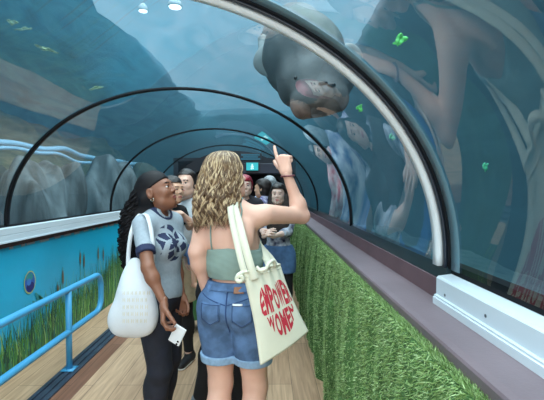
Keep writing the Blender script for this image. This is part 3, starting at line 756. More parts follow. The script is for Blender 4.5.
def sleeved(J, frac):
    out = []
    for nm in 'RL':
        sh, el, wr = J['sh'+nm], J['el'+nm], J['wr'+nm]
        if frac <= 1:
            q = sh+(el-sh)*frac; c = dict(J['arms'][nm][0]); c['cut'] = [(q, el-sh)]; out.append(c)
        else:
            q = el+(wr-el)*(frac-1); c = dict(J['arms'][nm][1]); c['cut'] = [(q, wr-el)]; out += [J['arms'][nm][0], c]
    return out
def top(J, name, m, frac=.5, hem=.88, infl=.012, neck=.072, loose=0, **k):
    pr = list(J['tor'])+sleeved(J, frac)
    if loose: pr = pr+[Ell((0, .005, 1.05), (.15+loose, .105+loose, .24), .06)]
    pr.append(Ell(J['nb']+np.array((0, .02, .035)), (neck, neck, .055), .004, op='s'))
    w = wob(26, .0035, 3)
    return part(J, name, pr, m, infl, [lambda X: hem+.006*np.sin(X[..., 0]*30)-X[..., 2]], disp=lambda X: w(X*np.array((1, 1, .5))), **k)
def trousers(J, name, m, hem=.06, infl=.016, waist=1.03, loose=0, extra=(), **k):
    pr = [p for p in J['tor'][:4]]
    for p in J['legs']:
        if p['t'] == 'c' and p['ra'] < .035: continue
        q = dict(p)
        if loose and p['t'] == 'c': q['ra'] = p['ra']+loose*.4; q['rb'] = p['rb']+loose
        pr.append(q)
    pr += list(extra)
    w = wob(24, .004, 9)
    return part(J, name, pr, m, infl, [lambda X: X[..., 2]-waist, lambda X: hem-X[..., 2]], disp=lambda X: w(X*np.array((1, 1, .8))), **k)
def shoes(J, m, sole, name='shoe'):
    for nm in 'RL':
        a, fd = J['an'+nm], J['fd'+nm]; e = a+fd
        pr = [Cap(a+V(0, -.035, -.04), e, .042, .036, .03), Cap(a+V(0, -.01, -.045), a+V(0, -.01, .0), .044, .045, .02)]
        o = part(J, name, pr, m, 0, [lambda X: -X[..., 2], lambda X: X[..., 2]-.10], h=.009)
        part(J, 'sole', [Cap(a+V(0, -.035, -.045), e+V(0, 0, -.0), .047, .041, .01)], sole, 0, [lambda X: -X[..., 2]+.001, lambda X: X[..., 2]-.022], h=.009).parent = o
def hair_cap(J, name, m, thick=.012, front=.055, ear=.012, slope=.5, nape=-.06, extra=(), disp=None, h=None):
    hc, HR, hs = J['hc'], J['HR'], J['hs']
    def T(*p): return hc+HR@(np.array(p, float)*hs)
    pr = [Ell(T(0, -.016, .036), np.array((.077, .096, .085))*hs, .01, HR), Ell(T(0, -.035, -.03), np.array((.070, .070, .075))*hs, .03, HR)]
    pr += [e(T, HR, hs) for e in extra]
    def loc_(X): return (X-hc)@HR/hs
    def clip_face(X):
        q = loc_(X); x, y, z = q[..., 0], q[..., 1], q[..., 2]
        # remove the face: in front of the ears below the hairline
        a = np.minimum(y-(ear+slope*np.maximum(0, z-.01)), (front+.012-z)+np.maximum(0, .09-y)*.0)
        return np.minimum(a, .2)*hs
    def clip_nape(X): return (nape-loc_(X)[..., 2])*hs
    cl = [clip_face, clip_nape]
    return part(J, name, pr, m, thick*hs, cl if not extra else [clip_face], disp=disp or (lambda X: wob(70, .003, 4)(X)), h=h or J['h']*.6)
def strands(J, n, zend, az, prof, wave=.012, freq=16, rad=.006, seed=1, back=0., ztop=(.02, .112), npt=26, yaw=None, curl=0, sides=4, endvar=.05, sink=.9, clump=9):
    """hair locks that run down over the head and then fall. az: range measured from the face direction"""
    r = np.random.default_rng(seed); hc, hs = J['hc'], J['hs']
    a = r.uniform(az[0], az[1], n)
    z0 = r.uniform(ztop[0], ztop[1], n)**1.0; z1 = zend+r.uniform(-endvar, endvar, n)
    t = np.linspace(0, 1, npt)[None, :]
    z = z0[:, None]+(z1-z0)[:, None]*t
    pz = np.array([p[0] for p in prof])[::-1]; pr_ = np.array([p[1] for p in prof])[::-1]
    depth = r.uniform(sink, 1.03, n)[:, None]
    R = np.interp(z, pz, pr_)*depth
    cl = np.floor(a*clump)[:, None]; ph = (np.sin(cl*12.9898)*43758.5)%6.28+r.normal(0, .35, n)[:, None]; ph2 = (np.sin(cl*78.233)*43758.5)%6.28+r.normal(0, .35, n)[:, None]; fq = freq*(.85+.3*((np.sin(cl*3.7)*971.)%1))
    am = wave*np.clip(t*2.2, 0.1, 1)
    R = R+am*np.sin(z*fq+ph)
    A = a[:, None]+am/np.maximum(R, .03)*1.2*np.sin(z*fq*.9+ph2)
    if curl:
        R = R+curl*np.clip(t*3, 0, 1)*np.cos(z*95+ph); A = A+curl/np.maximum(R, .04)*np.clip(t*3, 0, 1)*np.sin(z*95+ph)
    yw = math.atan2(J['HR'][1, 1], J['HR'][0, 1])-PI/2 if yaw is None else yaw
    dx = np.sin(A)*R*.84; dy = np.cos(A)*R-back*np.clip(-(z-.05)*6, 0, 1)
    X = hc[0]+math.cos(yw)*dx-math.sin(yw)*dy; Y = hc[1]-.012+math.sin(yw)*dx+math.cos(yw)*dy
    pth = np.stack([X, Y, hc[2]+z], -1)
    rr = rad*r.uniform(.6, 1.25, n)[:, None]*np.interp(t, [0, .1, .7, 1], [.5, 1, 1, .25])
    return tubes_np(pth*J['s'], rr*J['s'], sides)
M_eyew = mat('eye_white', (226, 222, 218), .25); M_iris = mat('iris_brown', (46, 30, 24), .2)
def skin(n, c, lip): return mat('skin_'+n, c, .5, var=.06, vscale=9, sss=.08), mat('lips_'+n, lip, .4)
def ribbon(mb, pts, wd, w, th=.003, mi=0):
    """flat strap: pts centre line, wd width directions"""
    pts = [np.array(p, float) for p in pts]; n = len(pts); rows = []
    for i, p in enumerate(pts):
        t = unit(pts[min(i+1, n-1)]-pts[max(i-1, 0)]); wv = np.array(wd[i] if isinstance(wd, list) else wd, float); wv = unit(wv-t*(wv@t)); nn = np.cross(t, wv)
        rows.append([p-wv*w/2-nn*th/2, p+wv*w/2-nn*th/2, p+wv*w/2+nn*th/2, p-wv*w/2+nn*th/2])
    b = mb.quad_grid(rows, closed_v=True, mi=mi)
    mb.cap([b, b+1, b+2, b+3], mi); mb.cap([b+(n-1)*4+k for k in (3, 2, 1, 0)], mi)
def smooth(pts, n=24):
    """Catmull-Rom through points"""
    p = [np.array(q, float) for q in pts]; p = [2*p[0]-p[1]]+p+[2*p[-1]-p[-2]]; out = []
    for i in range(1, len(p)-2):
        for k in range(n):
            t = k/n; out.append(.5*((2*p[i])+(-p[i-1]+p[i+1])*t+(2*p[i-1]-5*p[i]+4*p[i+1]-p[i+2])*t*t+(-p[i-1]+3*p[i]-3*p[i+1]+p[i+2])*t**3))
    return out+[p[-2]]
def bvh_of(o):
    me = o.data; return BVHTree.FromPolygons([v.co[:] for v in me.vertices], [p.vertices[:] for p in me.polygons])
def on_surf(bv, x, z, lift=.002, sgn=-1):
    """point on the back (sgn -1) or front of a garment at local x, z"""
    r = bv.ray_cast(Vector((x, sgn*1.0, z)), Vector((0, -sgn, 0)))
    return r[0]+Vector((0, sgn*lift, 0)) if r[0] is not None else None
# ------------------------------------------------------------------ the woman who points up, seen from behind
M_denim = mat('blue_denim', (82, 112, 152), .85, var=.34, vscale=16, bump=.15, bscale=300)
M_denim_l = mat('denim_cuff', (136, 166, 196), .85, var=.15, vscale=40)
M_seam = mat('denim_seam', (40, 66, 112), .85)
M_sage = mat('sage_knit', (132, 154, 146), .8, var=.08, vscale=12, bump=.12, bscale=200)
M_blonde = mat('hair_blonde', (152, 124, 92), .42, var=.0, vscale=4, col2=(96, 74, 54))
M_blond2 = mat('hair_light', (196, 172, 136), .4)
sk, lp = skin('fair', (218, 172, 152), (190, 106, 100))
M_fair = sk
A_loc = (-.172, 2.1, 0)
fist = (.25, .06, .95, 1.0, 1.0)
A = person('woman with wavy blonde hair, sage crop top and denim shorts pointing up, back to us', None, A_loc, math.radians(-12), 1.66, dict(
    skin=sk, lips=lp, brow=M_blonde, h=.0075, hh=.004, handh=.0026, spine=True, wide=.95, armw=1.16, legw=1.2,
    shR=(.175, 0, 1.405), head=(math.radians(-52), math.radians(16), 0), hc=(-.045, .005, 1.588),
    armR=dict(el=(302, 216, 2.25), wr=(287, 174, 2.22), d=(-.26, .12, .95), n=(.25, .97, 0), curl=fist, sc=1.15),
    armL=dict(el=(197, 252, 2.07), wr=(206, 290, 2.13), n=(1, -.1, 0), curl=(.3, .3, .4, .45, .5)),
    legL=dict(kn=(-.082, .02, .485)), legR=dict(kn=(.112, .02, .485))))
s = A['s']
# hair
w = wob(45, .006, 2)
hair_cap(A, 'hair', M_blonde, .013, front=.07, nape=-.3, extra=[
    lambda T, R, k: Cap(T(0, -.045, -.02), T(0, -.075, -.17), .085, .075, .05),
    lambda T, R, k: Cap(T(-.05, -.03, -.02), T(-.08, -.055, -.15), .050, .04, .04),
    lambda T, R, k: Cap(T(.055, -.02, -.02), T(.07, -.05, -.10), .040, .035, .04)], disp=lambda X: w(X*np.array((1.6, 1.6, .5))), h=.006)
prof = [(.150, .0), (.147, .035), (.138, .066), (.118, .092), (.08, .113), (.04, .123), (0, .127), (-.06, .128), (-.12, .134), (-.2, .132), (-.3, .12)]
AZ = (math.radians(58), math.radians(302))
kw = dict(prof=prof, back=.03, npt=40, clump=13)
v1 = strands(A, 1000, -.185, AZ, wave=.006, freq=80, rad=.0028, seed=3, endvar=.055, ztop=(.12, .150), sink=.95, **kw)
v2 = strands(A, 750, -.23, (math.radians(175), math.radians(302)), wave=.008, freq=74, rad=.0028, seed=5, endvar=.05, ztop=(.06, .150), sink=.95, **kw)
v3 = strands(A, 800, -.19, AZ, wave=.007, freq=78, rad=.0022, seed=8, endvar=.06, ztop=(.08, .150), sink=1.0, **kw)
v4 = strands(A, 700, -.20, AZ, wave=.009, freq=72, rad=.0026, seed=9, endvar=.06, ztop=(.03, .149), sink=.98, **kw)
vv, ff = join([v1, v2, v3, v4]); fm = np.zeros(len(ff), int); n1_, n2_, n3_ = len(v1[1]), len(v2[1]), len(v3[1]); fm[n1_+n2_:n1_+n2_+n3_] = 1; fm[n1_+n2_+n3_:] = 2
link('hair_locks', mesh_np(vv, ff, fm), [M_blonde, M_blond2, mat('hair_brown', (96, 74, 54), .45)], A['root'], True)
# crop top with thin straps
crop = part(A, 'crop_top', A['tor']+[Ell((0, .0, 1.15), (.15, .108, .12), .05)], M_sage, .006, [lambda X: X[..., 2]-(1.235-.10*np.abs(X[..., 0])+.35*np.maximum(0, X[..., 1])), lambda X: 1.072-X[..., 2]], disp=lambda X: .0005*np.sin(X[..., 2]*190+6*np.sin(X[..., 0]*14)), h=.006)
bA = bvh_of([o for o in A['root'].children if o.name.startswith('body')][0])
for x in (-.088, .052):
    m = MB(); pts = []
    for z in np.linspace(1.225, 1.43, 12):
        q = on_surf(bA, (x+(.012 if x > 0 else -.006)*(z-1.225)/.2)*s, z*s, .0035)
        if q is not None: pts.append(q)
    for yy in np.linspace(-.06, .10, 6):
        q = bA.ray_cast(Vector((x*s*1.05, yy*s, 1.8)), Vector((0, 0, -1)))[0]
        if q is not None and q.z < 1.5 and q.y > pts[-1].y: pts.append(q+Vector((0, 0, .003)))
    m.tube(pts, .0042, 6); m.build('strap', M_sage, crop, True)
# denim shorts
A['legs_s'] = A['legs']
CROTCH = [Cap((.012, -.02, .55), (.008, -.02, .775), .17, .15, .025, flat=((1, 0, 0), .05), op='s')]
shorts = trousers(A, 'denim_shorts', M_denim, hem=.645, infl=.012, waist=1.05, loose=.008, h=.006, extra=CROTCH)
cuffp = [p for p in A['tor'][:3]]+[dict(p, rb=p['rb']+.008, ra=p['ra']+.0032) for p in A['legs'] if p['t'] == 'c' and p['ra'] > .08]+CROTCH
part(A, 'rolled_cuff', cuffp, M_denim_l, .019, [lambda X: X[..., 2]-.662-.0*X[..., 0], lambda X: .618-X[..., 2]], h=.006).parent = shorts
part(A, 'waistband', A['tor'][:4], M_denim, .0195, [lambda X: X[..., 2]-1.056, lambda X: 1.018-X[..., 2]], h=.005).parent = shorts
bS = bvh_of(shorts)
def patch(bv, x0, x1, z0, z1, name, mt, par, lift, n=10, shape=None):
    g = []
    for i in range(n+1):
        row = []
        for j in range(n+1):
            x = x0+(x1-x0)*i/n; z = z0+(z1-z0)*j/n
            if shape: z = z0+shape(i/n)+(z1-z0-shape(i/n))*j/n
            q = on_surf(bv, x*s, z*s, lift)
            row.append(q if q is not None else (row[-1] if row else Vector((x*s, -.12, z*s))))
        g.append(row)
    m = MB(); m.quad_grid(g); o = m.build(name, mt, par, True)
    sm = o.modifiers.new('solid', 'SOLIDIFY'); sm.thickness = .002; sm.offset = 0
    return o
pk = lambda t: .03*abs(2*t-1)
for x0 in (-.135, .03):
    p = patch(bS, x0, x0+.105, .845, .965, 'back_pocket', M_denim, shorts, .004, shape=pk)
    m = MB()
    for dx in (.006, .099):
        m.tube([on_surf(bS, (x0+dx)*s, z*s, .007) for z in np.linspace(.873, .96, 8)], .0014, 5)
    m.tube([on_surf(bS, (x0+.004+.097*k/8)*s, .957*s, .007) for k in range(9)], .0014, 5)
    m.tube([on_surf(bS, (x0+.006+.093*k/8)*s, (.852+pk(k/8))*s, .007) for k in range(9)], .0014, 5)
    m.build('stitching', M_seam, p)
patch(bS, .035, .085, 1.012, 1.043, 'leather_label', mat('leather_tan', (150, 104, 78), .6, var=.2, vscale=30), shorts, .011)
patch(bS, .036, .086, .958, .967, 'white_tab', mat('tab_white', (222, 226, 228), .7), shorts, .009, n=5)
m = MB(); zz = np.linspace(.80, 1.02, 14); m.tube([on_surf(bS, 0, z*s, .0) for z in zz], .0035, 6)
for sg in (-1, 1): m.tube([on_surf(bS, sg*x*s, (1.0-.35*(.15-x)*.9)*s, .0) for x in np.linspace(.005, .14, 10)], .0028, 6)
m.build('seam', M_seam, shorts)
for x in (-.10, -.005, .105):
    q0 = on_surf(bS, x*s, 1.012*s, .006); q1 = on_surf(bS, x*s, 1.042*s, .010)
    m = MB(); ribbon(m, [q0, (q0+q1)/2+Vector((0, -.004, 0)), q1], (1, 0, 0), .012, .003); m.build('belt_loop', M_denim, shorts)
# bead bracelet on the raised wrist
m = MB(); wr, el = A['wrR'], A['elR']; ax = unit(wr-el); c = wr-ax*.012; u = unit(np.cross(ax, (0, 1, .2))); v_ = np.cross(ax, u)
ring = [tuple((c+ax*.010*math.sin(a+1)+(u*math.cos(a)+v_*math.sin(a))*.034)*s) for a in (2*PI*k/20 for k in range(21))]
m.tube(ring, .0042, 6)
for k in range(0, 20, 1):
    p = Vector(ring[k]); m.tube([p-Vector((0, 0, .005)), p-Vector((0, 0, .003)), p, p+Vector((0, 0, .003)), p+Vector((0, 0, .005))], [.002, .005, .0062, .005, .002], 6)
m.build('bead_bracelet', mat('beads_maroon', (112, 58, 66), .35, var=.3, vscale=80), A['root'], True)
# nails
shoes(A, mat('trainer_white', (210, 210, 206), .7), mat('sole_white', (226, 226, 222), .6))

# ------------------------------------------------------------------ her cream tote bag
M_cream = mat('cream_canvas', (216, 214, 194), .9, var=.05, vscale=7, bump=.12, bscale=260)
M_print = mat('print_red', (184, 44, 62), .8)
tote = empty('tote_bag', P(283, 352, 1.95)); tag(tote, 'cream canvas tote bag with red heart lettering hanging from the blonde woman\'s shoulder', 'bag')
T0 = np.array(tote.location)
TL, TR, BL, BR = [np.array(P(*q)) for q in ((242.5, 272, 1.865), (279, 264, 2.02), (260.5, 365, 1.83), (308, 331, 2.0))]
nrm = unit(np.cross(TR-TL, BL-TL)); nrm = nrm if nrm[1] < 0 else -nrm
wrk = wob(14, .006, 21)
def bag_pt(u, v, side=1, lift=0):
    e = TL*(1-u)*(1-v)+TR*u*(1-v)+BL*(1-u)*v+BR*u*v
    e = e+unit(TL-TR)*.012*math.sin(PI*v)*(1-2*u)*-1.0                       # sides belly slightly inward
    bulge = .030*(math.sin(PI*min(1, max(0, u)))**.6)*(.35+.65*math.sin(PI*(.12+.80*v))) if 0 < u < 1 else 0
    cr = float(wrk(np.array((u*1.2*.4, v*.42, .3))))*math.sin(PI*u)
    gather = .006*math.sin(u*26)*max(0, 1-v*3.2)
    return e+nrm*side*(bulge+.004)+nrm*(cr+gather+lift)
nu, nv = 36, 44
m = MB()
rows = []
for j in range(nv+1):
    v = j/nv
    rows.append([bag_pt(i/nu, v, 1)-T0 for i in range(nu+1)]+[bag_pt(1-i/nu, v, -1)-T0 for i in range(nu+1)])
b = m.quad_grid(rows, closed_v=True)
n2 = 2*(nu+1); m.cap([b+nv*n2+k for k in range(n2)])
m.cap([b+k for k in range(n2)][::-1])
m.build('bag_body', M_cream, tote, True)
# bunched hem along the mouth
m = MB(); m.tube([bag_pt(i/20, .004, 1, .002)-T0 for i in range(21)], [.005+.002*math.sin(i*2.1) for i in range(21)], 7); m.tube([bag_pt(i/20, .06, 1, .0005)-T0 for i in range(21)], .0022, 5)
m.build('hem', M_cream, tote, True)
for k, (u0, py) in enumerate(((.04, 0), (.96, 0))):
    pass
m = MB(); q = np.array(P(240, 276, 1.845))-T0
kn_ = smooth([q+V(.012, .02, .012), q+V(-.006, -.004, .006), q+V(-.014, -.008, -.012), q+V(-.002, -.014, -.022), q+V(.012, -.01, -.012), q+V(.004, -.012, .004)], 6)
m.tube(kn_, .010, 8); m.build('strap_knot', M_cream, tote, True)
m = MB(); q = np.array(P(263, 266, 1.90))-T0
m.tube(smooth([q+V(-.03, 0, -.005), q+V(-.012, -.015, -.018), q+V(.012, -.012, -.012), q+V(.028, .0, .012), q+V(.05, .03, .02), q+V(.058, .05, -.01)], 6), .009, 8); m.build('gathered_fold', M_cream, tote, True)
# two straps over the shoulder
def strap(pp, wd, w):
    m = MB(); ribbon(m, [p-T0 for p in smooth([np.array(P(*p)) for p in pp], 8)], wd, w, .004); return m.build('strap', M_cream, tote, True)
strap([(255, 280, 1.868), (250, 264, 1.872), (244.5, 244, 1.90), (239, 223, 1.945), (235, 209, 1.985), (234.5, 202.5, 2.03), (236, 201, 2.10), (240, 206, 2.16), (246, 219, 2.19), (256, 240, 2.15), (266, 258, 2.06), (271, 270, 2.0)], V(1, .1, .25), .036)
strap([(247, 281, 1.862), (241.5, 262, 1.868), (237, 243, 1.90), (232.5, 223, 1.94), (230.5, 209, 1.975), (231, 203, 2.02), (233, 202, 2.09), (238, 208, 2.16), (246, 224, 2.20), (258, 243, 2.17), (270, 257, 2.10), (277, 267, 2.03)], V(1, .1, .25), .030)
# red heart made of letters: each letter stretched to its slice of the heart
def heart_top(u):     # u -1..1 -> upper edge (0..1 up)
    a = abs(u); q = math.sqrt(max(0, 1-((a-.5)/.5)**2)); return .80+.20*q if a < .5 else .56+.44*q
def heart_bot(u): return .58*(abs(u)**2.3)
def letter_mesh(ch):
    c = bpy.data.curves.new('letter', 'FONT'); c.body = ch; c.size = 1; c.offset = .04; c.resolution_u = 4
    o = bpy.data.objects.new('letter', c); COL.objects.link(o)
    dg = bpy.context.evaluated_depsgraph_get(); me = bpy.data.meshes.new_from_object(o.evaluated_get(dg))
    import bmesh
    bm = bmesh.new(); bm.from_mesh(me); bmesh.ops.triangulate(bm, faces=bm.faces)
    bmesh.ops.subdivide_edges(bm, edges=bm.edges, cuts=2, use_grid_fill=True)
    vs = np.array([v.co[:] for v in bm.verts]); fs = [tuple(v.index for v in f.verts) for f in bm.faces]; bm.free()
    bpy.data.objects.remove(o); bpy.data.curves.remove(c)
    lo, hi = vs.min(0), vs.max(0); return (vs-lo)/np.maximum(hi-lo, 1e-6), fs
HU0, HU1, HV0, HV1 = .13, .95, .19, .84
m = MB()
def put(word, lo_f, hi_f, u0, u1, wts):
    tot = sum(wts); x = u0
    for ch, wt in zip(word, wts):
        wd = (u1-u0)*wt/tot; vs, fs = letter_mesh(ch); b = len(m.v)
        for q in vs:
            u = x+wd*(.05+.90*q[0]); lo_, hi_ = lo_f(u), hi_f(u); t = lo_+(hi_-lo_)*q[1]
            m.v.append(tuple(bag_pt(HU0+(HU1-HU0)*(u+1)/2, HV1-(HV1-HV0)*t, 1, .0022)-T0))
        for f in fs: m.f.append(tuple(b+i for i in f)); m.m.append(0)
        x += wd
mid = .47
put('EMPOWER', lambda u: max(mid+.022, heart_bot(u)), heart_top, -.99, .99, [.9, 1.1, 1, 1.1, 1.2, 1, 1])
put('WOMEN', lambda u: min(heart_bot(u), mid-.05), lambda u: mid-.022, -.84, .84, [1.2, 1, 1.15, .85, 1.1])
m.build('heart_lettering', M_print, tote)
# ------------------------------------------------------------------ the woman on the left, in profile, looking up
M_black = mat('hair_black', (20, 18, 22), .6, spec=.25, var=.2, vscale=30)
M_dkjean = mat('dark_denim', (24, 28, 42), .8, var=.3, vscale=18, bump=.1, bscale=300)
M_greyt = mat('grey_marl', (152, 164, 174), .9, var=.07, vscale=60)
M_navy = mat('navy_trim', (34, 44, 76), .85)
sk, lp = skin('brown', (134, 88, 66), (128, 68, 62))
M_brownskin = sk
B_loc = (-.632, 2.42, 0)
B = person('woman in grey ringer T-shirt and dark jeans with long black curly hair, looking up', None, B_loc, math.radians(-112), 1.585, dict(
    skin=sk, lips=lp, brow=M_black, h=.0075, hh=.0038, handh=.0026, legw=1.02, armw=.98,
    head=(math.radians(10), math.radians(20), 0), hs=1.12, hc=(.01, -.018, 1.592),
    armR=dict(el=(148, 268, 2.13), wr=(164, 303, 2.08), d=(.25, .1, -.95), n=(-.5, .6, .1), curl=(.35, .38, .42, .46, .5), sc=1.12),
    armL=dict(el=(176, 266, 2.50), wr=(182, 296, 2.46), d=(.02, .1, -1), curl=(.5, .5, .55, .6, .6), n=(.9, .3, 0)),
    legR=dict(kn=(.085, .05, .485), an=(.08, -.02, .085)), legL=dict(kn=(-.09, -.01, .485), an=(-.10, -.08, .085))))
def band(name, prims, m, infl, clips, par=None, h=.005):
    o = part(B, name, prims, m, infl, clips, h=h)
    if par: o.parent = par
    return o
W = B['W']
# navy printed roundel on the chest: swirls and petals
pc = V(.035, .12, 1.275)
def printf(c):
    x, y, z = c.T
    q = np.array(pc); u = x-(q[0]); w_ = z-q[2]
    r = np.hypot(u, w_); a = np.arctan2(w_, u)
    ring = (r < .112) & (np.sin(a*4+r*75) > -.35) & (np.sin(a*7-r*50) > -.75)
    core = (r < .03)
    return ((y > .05) & (np.abs(x-.03) < .1) & (ring | core)).astype(int)
tee = top(B, 't_shirt', M_greyt, frac=.62, hem=.925, infl=.013, neck=.070, loose=.0, h=.004, fmf=printf, mats=[M_greyt, M_navy])
for nm in 'RL':
    sh, el = B['sh'+nm], B['el'+nm]; q0 = sh+(el-sh)*.60; q1 = sh+(el-sh)*.632
    c = dict(B['arms'][nm][0]); c['cut'] = [(q1, el-sh), (q0, sh-el)]
    band('sleeve_trim', [c], M_navy, .016, (), tee)
nk = B['nb']+np.array((0, .02, .035))
def ringclip(X):
    d = np.sqrt((X[..., 0]-nk[0])**2+(X[..., 1]-nk[1])**2+((X[..., 2]-nk[2])*.072/.055)**2)
    return np.maximum(d-.088, .070-d)
band('neck_trim', B['tor'], M_navy, .016, [ringclip], tee)
trousers(B, 'jeans', M_dkjean, hem=.05, infl=.014, waist=1.0, loose=.006, h=.0065)
shoes(B, mat('shoe_black', (26, 26, 30), .6), mat('sole_white', (226, 226, 222), .6))
hair_cap(B, 'hair', M_black, .006, front=.050, ear=-.022, slope=2.4, nape=-.3, extra=[
    lambda T, R, k: Cap(T(0, -.085, -.02), T(0, -.185, -.15), .072, .080, .06),
    lambda T, R, k: Cap(T(0, -.185, -.15), T(0, -.27, -.36), .080, .060, .06)], disp=lambda X: wob(60, .0025, 7)(X)*np.clip((1.62-X[..., 2])*30+1, .3, 3), h=.005)
# curls falling down her back
def curls(J, n, seed, c0, spread, z0, z1, rad, cr):
    r = np.random.default_rng(seed); npt = 40; t = np.linspace(0, 1, npt)[None, :]
    zt = r.uniform(z0[0], z0[1], n)[:, None]; zb = r.uniform(z1[0], z1[1], n)[:, None]; z = zt+(zb-zt)*t
    ang = r.uniform(0, 6.28, n)[:, None]; rr = np.sqrt(r.uniform(.25, 1, n))[:, None]
    env = np.interp(z, [1.02, 1.1, 1.25, 1.4, 1.5, 1.6, 1.68], [.55, .85, 1.05, 1, .9, .75, .4])
    cy = np.interp(z, [1.05, 1.3, 1.45, 1.55, 1.68], [c0-.005, c0-.005, c0+.0, c0+.045, c0+.085])
    ph = r.uniform(0, 6.28, n)[:, None]; cu = cr*r.uniform(.6, 1.2, n)[:, None]*np.clip(t*4, .1, 1)
    X = np.cos(ang)*rr*spread[0]*env+cu*np.cos(z*110+ph); Y = cy+np.sin(ang)*rr*spread[1]*env+cu*np.sin(z*110+ph)
    pth = np.stack([X, Y, z], -1); R_ = rad*np.interp(t, [0, .1, .8, 1], [.5, 1, 1, .3])*r.uniform(.7, 1.2, n)[:, None]
    return tubes_np(pth*J['s'], R_*J['s'], 4)
vv, ff = curls(B, 620, 4, -.165, (.14, .095), (1.45, 1.66), (1.03, 1.28), .0050, .013)
link('curls', mesh_np(vv, ff), M_black, B['root'], True)
# earring
m = MB(); e = (B['hc']+B['HR']@np.array((.078, -.008, -.042)))*B['s']
m.tube([tuple(e+np.array((.002, .010*math.cos(a), .010*math.sin(a)-.006))) for a in (2*PI*k/14 for k in range(15))], .0022, 6)
m.build('hoop_earring', mat('earring_silver', (210, 205, 190), .25, 1), B['root'], True)
# phone in her hand
ph = empty('smartphone', P(175, 340, 2.055)); tag(ph, 'white-cased smartphone held low in the hand of the woman in the grey T-shirt', 'phone')
ph.rotation_euler = (math.radians(8), math.radians(28), math.radians(-12))
m = MB(); m.box((-.033, -.0045, -.02), (.033, .0045, .085)); m.build('case', mat('phone_white', (224, 228, 232), .3), ph, bevel=.004)
m = MB(); m.box((-.030, .0046, -.017), (.030, .0052, .082)); m.build('screen', mat('phone_screen', (14, 16, 22), .1), ph)
m = MB()
for x, z in ((.018, .004), (.018, -.012)): m.tube([(x, -.0043, z), (x, -.0055, z)], .006, 14)
m.build('camera_lens', mat('phone_lens', (12, 12, 18), .1), ph)
# white shopping bag on her shoulder
M_wbag = mat('white_cotton', (214, 220, 226), .85, var=.05, vscale=9, bump=.15, bscale=120)
wb = empty('shoulder_bag', P(135, 334, 2.235)); tag(wb, 'soft white cotton bag with faint beige lettering beside the woman in dark jeans', 'bag')
O = np.array(wb.location); kk = 2.235/406
def bp(px, py, dy=0): return np.array(P(px, py, 2.235+dy))-O
prs = [Cap(bp(136, 264), bp(135, 290), .030, .070, .05, flat=((.25, 1, 0), .55)), Ell(bp(134, 305), (.108, .055, .135), .06), Ell(bp(130, 318, .0), (.098, .055, .085), .06), Ell(bp(146, 316, .0), (.062, .05, .095), .05), Ell(bp(131, 285), (.062, .045, .10), .05)]
w1, w2 = wob(34, .011, 12), wob(14, .012, 13)
v, f = sdf_mesh(prs, .006, disp=lambda X: w1(X*np.array((1.2, 1, .35)))+w2(X))
bo = link('bag_body', mesh_np(v, f), M_wbag, wb, True)
def wstrap(pp, w):
    m = MB(); ribbon(m, [np.array(P(*p))-O for p in smooth(pp, 8)] if False else [q-O for q in smooth([np.array(P(*p)) for p in pp], 8)], V(.8, .5, .1), w, .004); m.build('strap', M_wbag, wb, True)
wstrap([(128, 274, 2.235), (128.5, 254, 2.24), (131, 234, 2.25), (136, 220, 2.28), (141, 214.5, 2.31), (147, 216, 2.25), (151, 230, 2.215), (153, 248, 2.20), (152, 266, 2.21), (147, 284, 2.225)], .022)
# faint beige letters printed in rows (unreadable in the photograph: worn strokes)
bb = bvh_of(bo); m = MB(); r_ = random.Random(4)
for row, z in enumerate((295, 302, 309, 316, 323)):
    x = 123
    while x < 148:
        wd = r_.uniform(2.2, 3.4)
        for dx, dz, l, hor in ((0, 0, 4, 0), (wd*.6, 0, 4, 0), (0, -2, wd*.6, 1)):
            pts = []
            for k in range(4):
                a = np.array(P(x+dx+(l*k/3 if hor else 0), z+dz-(0 if hor else l*k/3), 2.0))-O; d = np.array(P(x+dx+(l*k/3 if hor else 0), z+dz-(0 if hor else l*k/3), 2.3))-O-a
                h = bb.ray_cast(Vector(a), Vector(d).normalized())
                if h[0] is not None: pts.append(h[0]-Vector(d).normalized()*.0006)
            if len(pts) > 2: m.tube(pts, .0014, 4)
        x += wd+1.6
m.build('worn_print', mat('print_beige', (206, 200, 178), .9), wb)
# ------------------------------------------------------------------ the crowd further down the tunnel
def R_(d): return math.radians(d)
sk1 = skin('light', (222, 178, 158), (190, 108, 104)); sk2 = skin('warm', (212, 164, 136), (176, 98, 92)); sk3 = skin('pale', (236, 200, 184), (200, 116, 112))
M_hdark = mat('hair_dark', (34, 26, 24), .45, var=.3, vscale=40); M_hred = mat('hair_red', (150, 28, 52), .45, var=.3, vscale=40); M_hgrey = mat('hair_grey', (150, 156, 160), .6, var=.25, vscale=40)
M_wtee = mat('white_cotton_tee', (222, 228, 234), .9, var=.05, vscale=20); M_btee = mat('black_cotton', (24, 24, 28), .85); M_beige = mat('beige_chino', (190, 170, 142), .85, var=.1, vscale=20)
M_blk = mat('black_trouser', (20, 20, 24), .85, var=.2, vscale=20); M_green = mat('green_cotton', (72, 118, 74), .85, var=.18, vscale=10); M_shoe = mat('shoe_black', (26, 26, 30), .6); M_sole = mat('sole_white', (226, 226, 222), .6)
M_char = mat('charcoal_top', (38, 36, 42), .85); M_brownj = mat('dark_brown_jacket', (52, 42, 38), .85, var=.2, vscale=20)
M_purp = mat('purple_print', (74, 60, 130), .85, vscale=22, col2=(206, 206, 226)); M_nvw = mat('navy_white_print', (30, 36, 72), .85, vscale=16, col2=(200, 206, 220)); M_lden = mat('light_denim', (78, 112, 156), .85, var=.2, vscale=20)
M_grey_sh = mat('shoe_grey', (120, 128, 136), .7)
M_tat = mat('tattoo_ink', (88, 92, 104), .6)

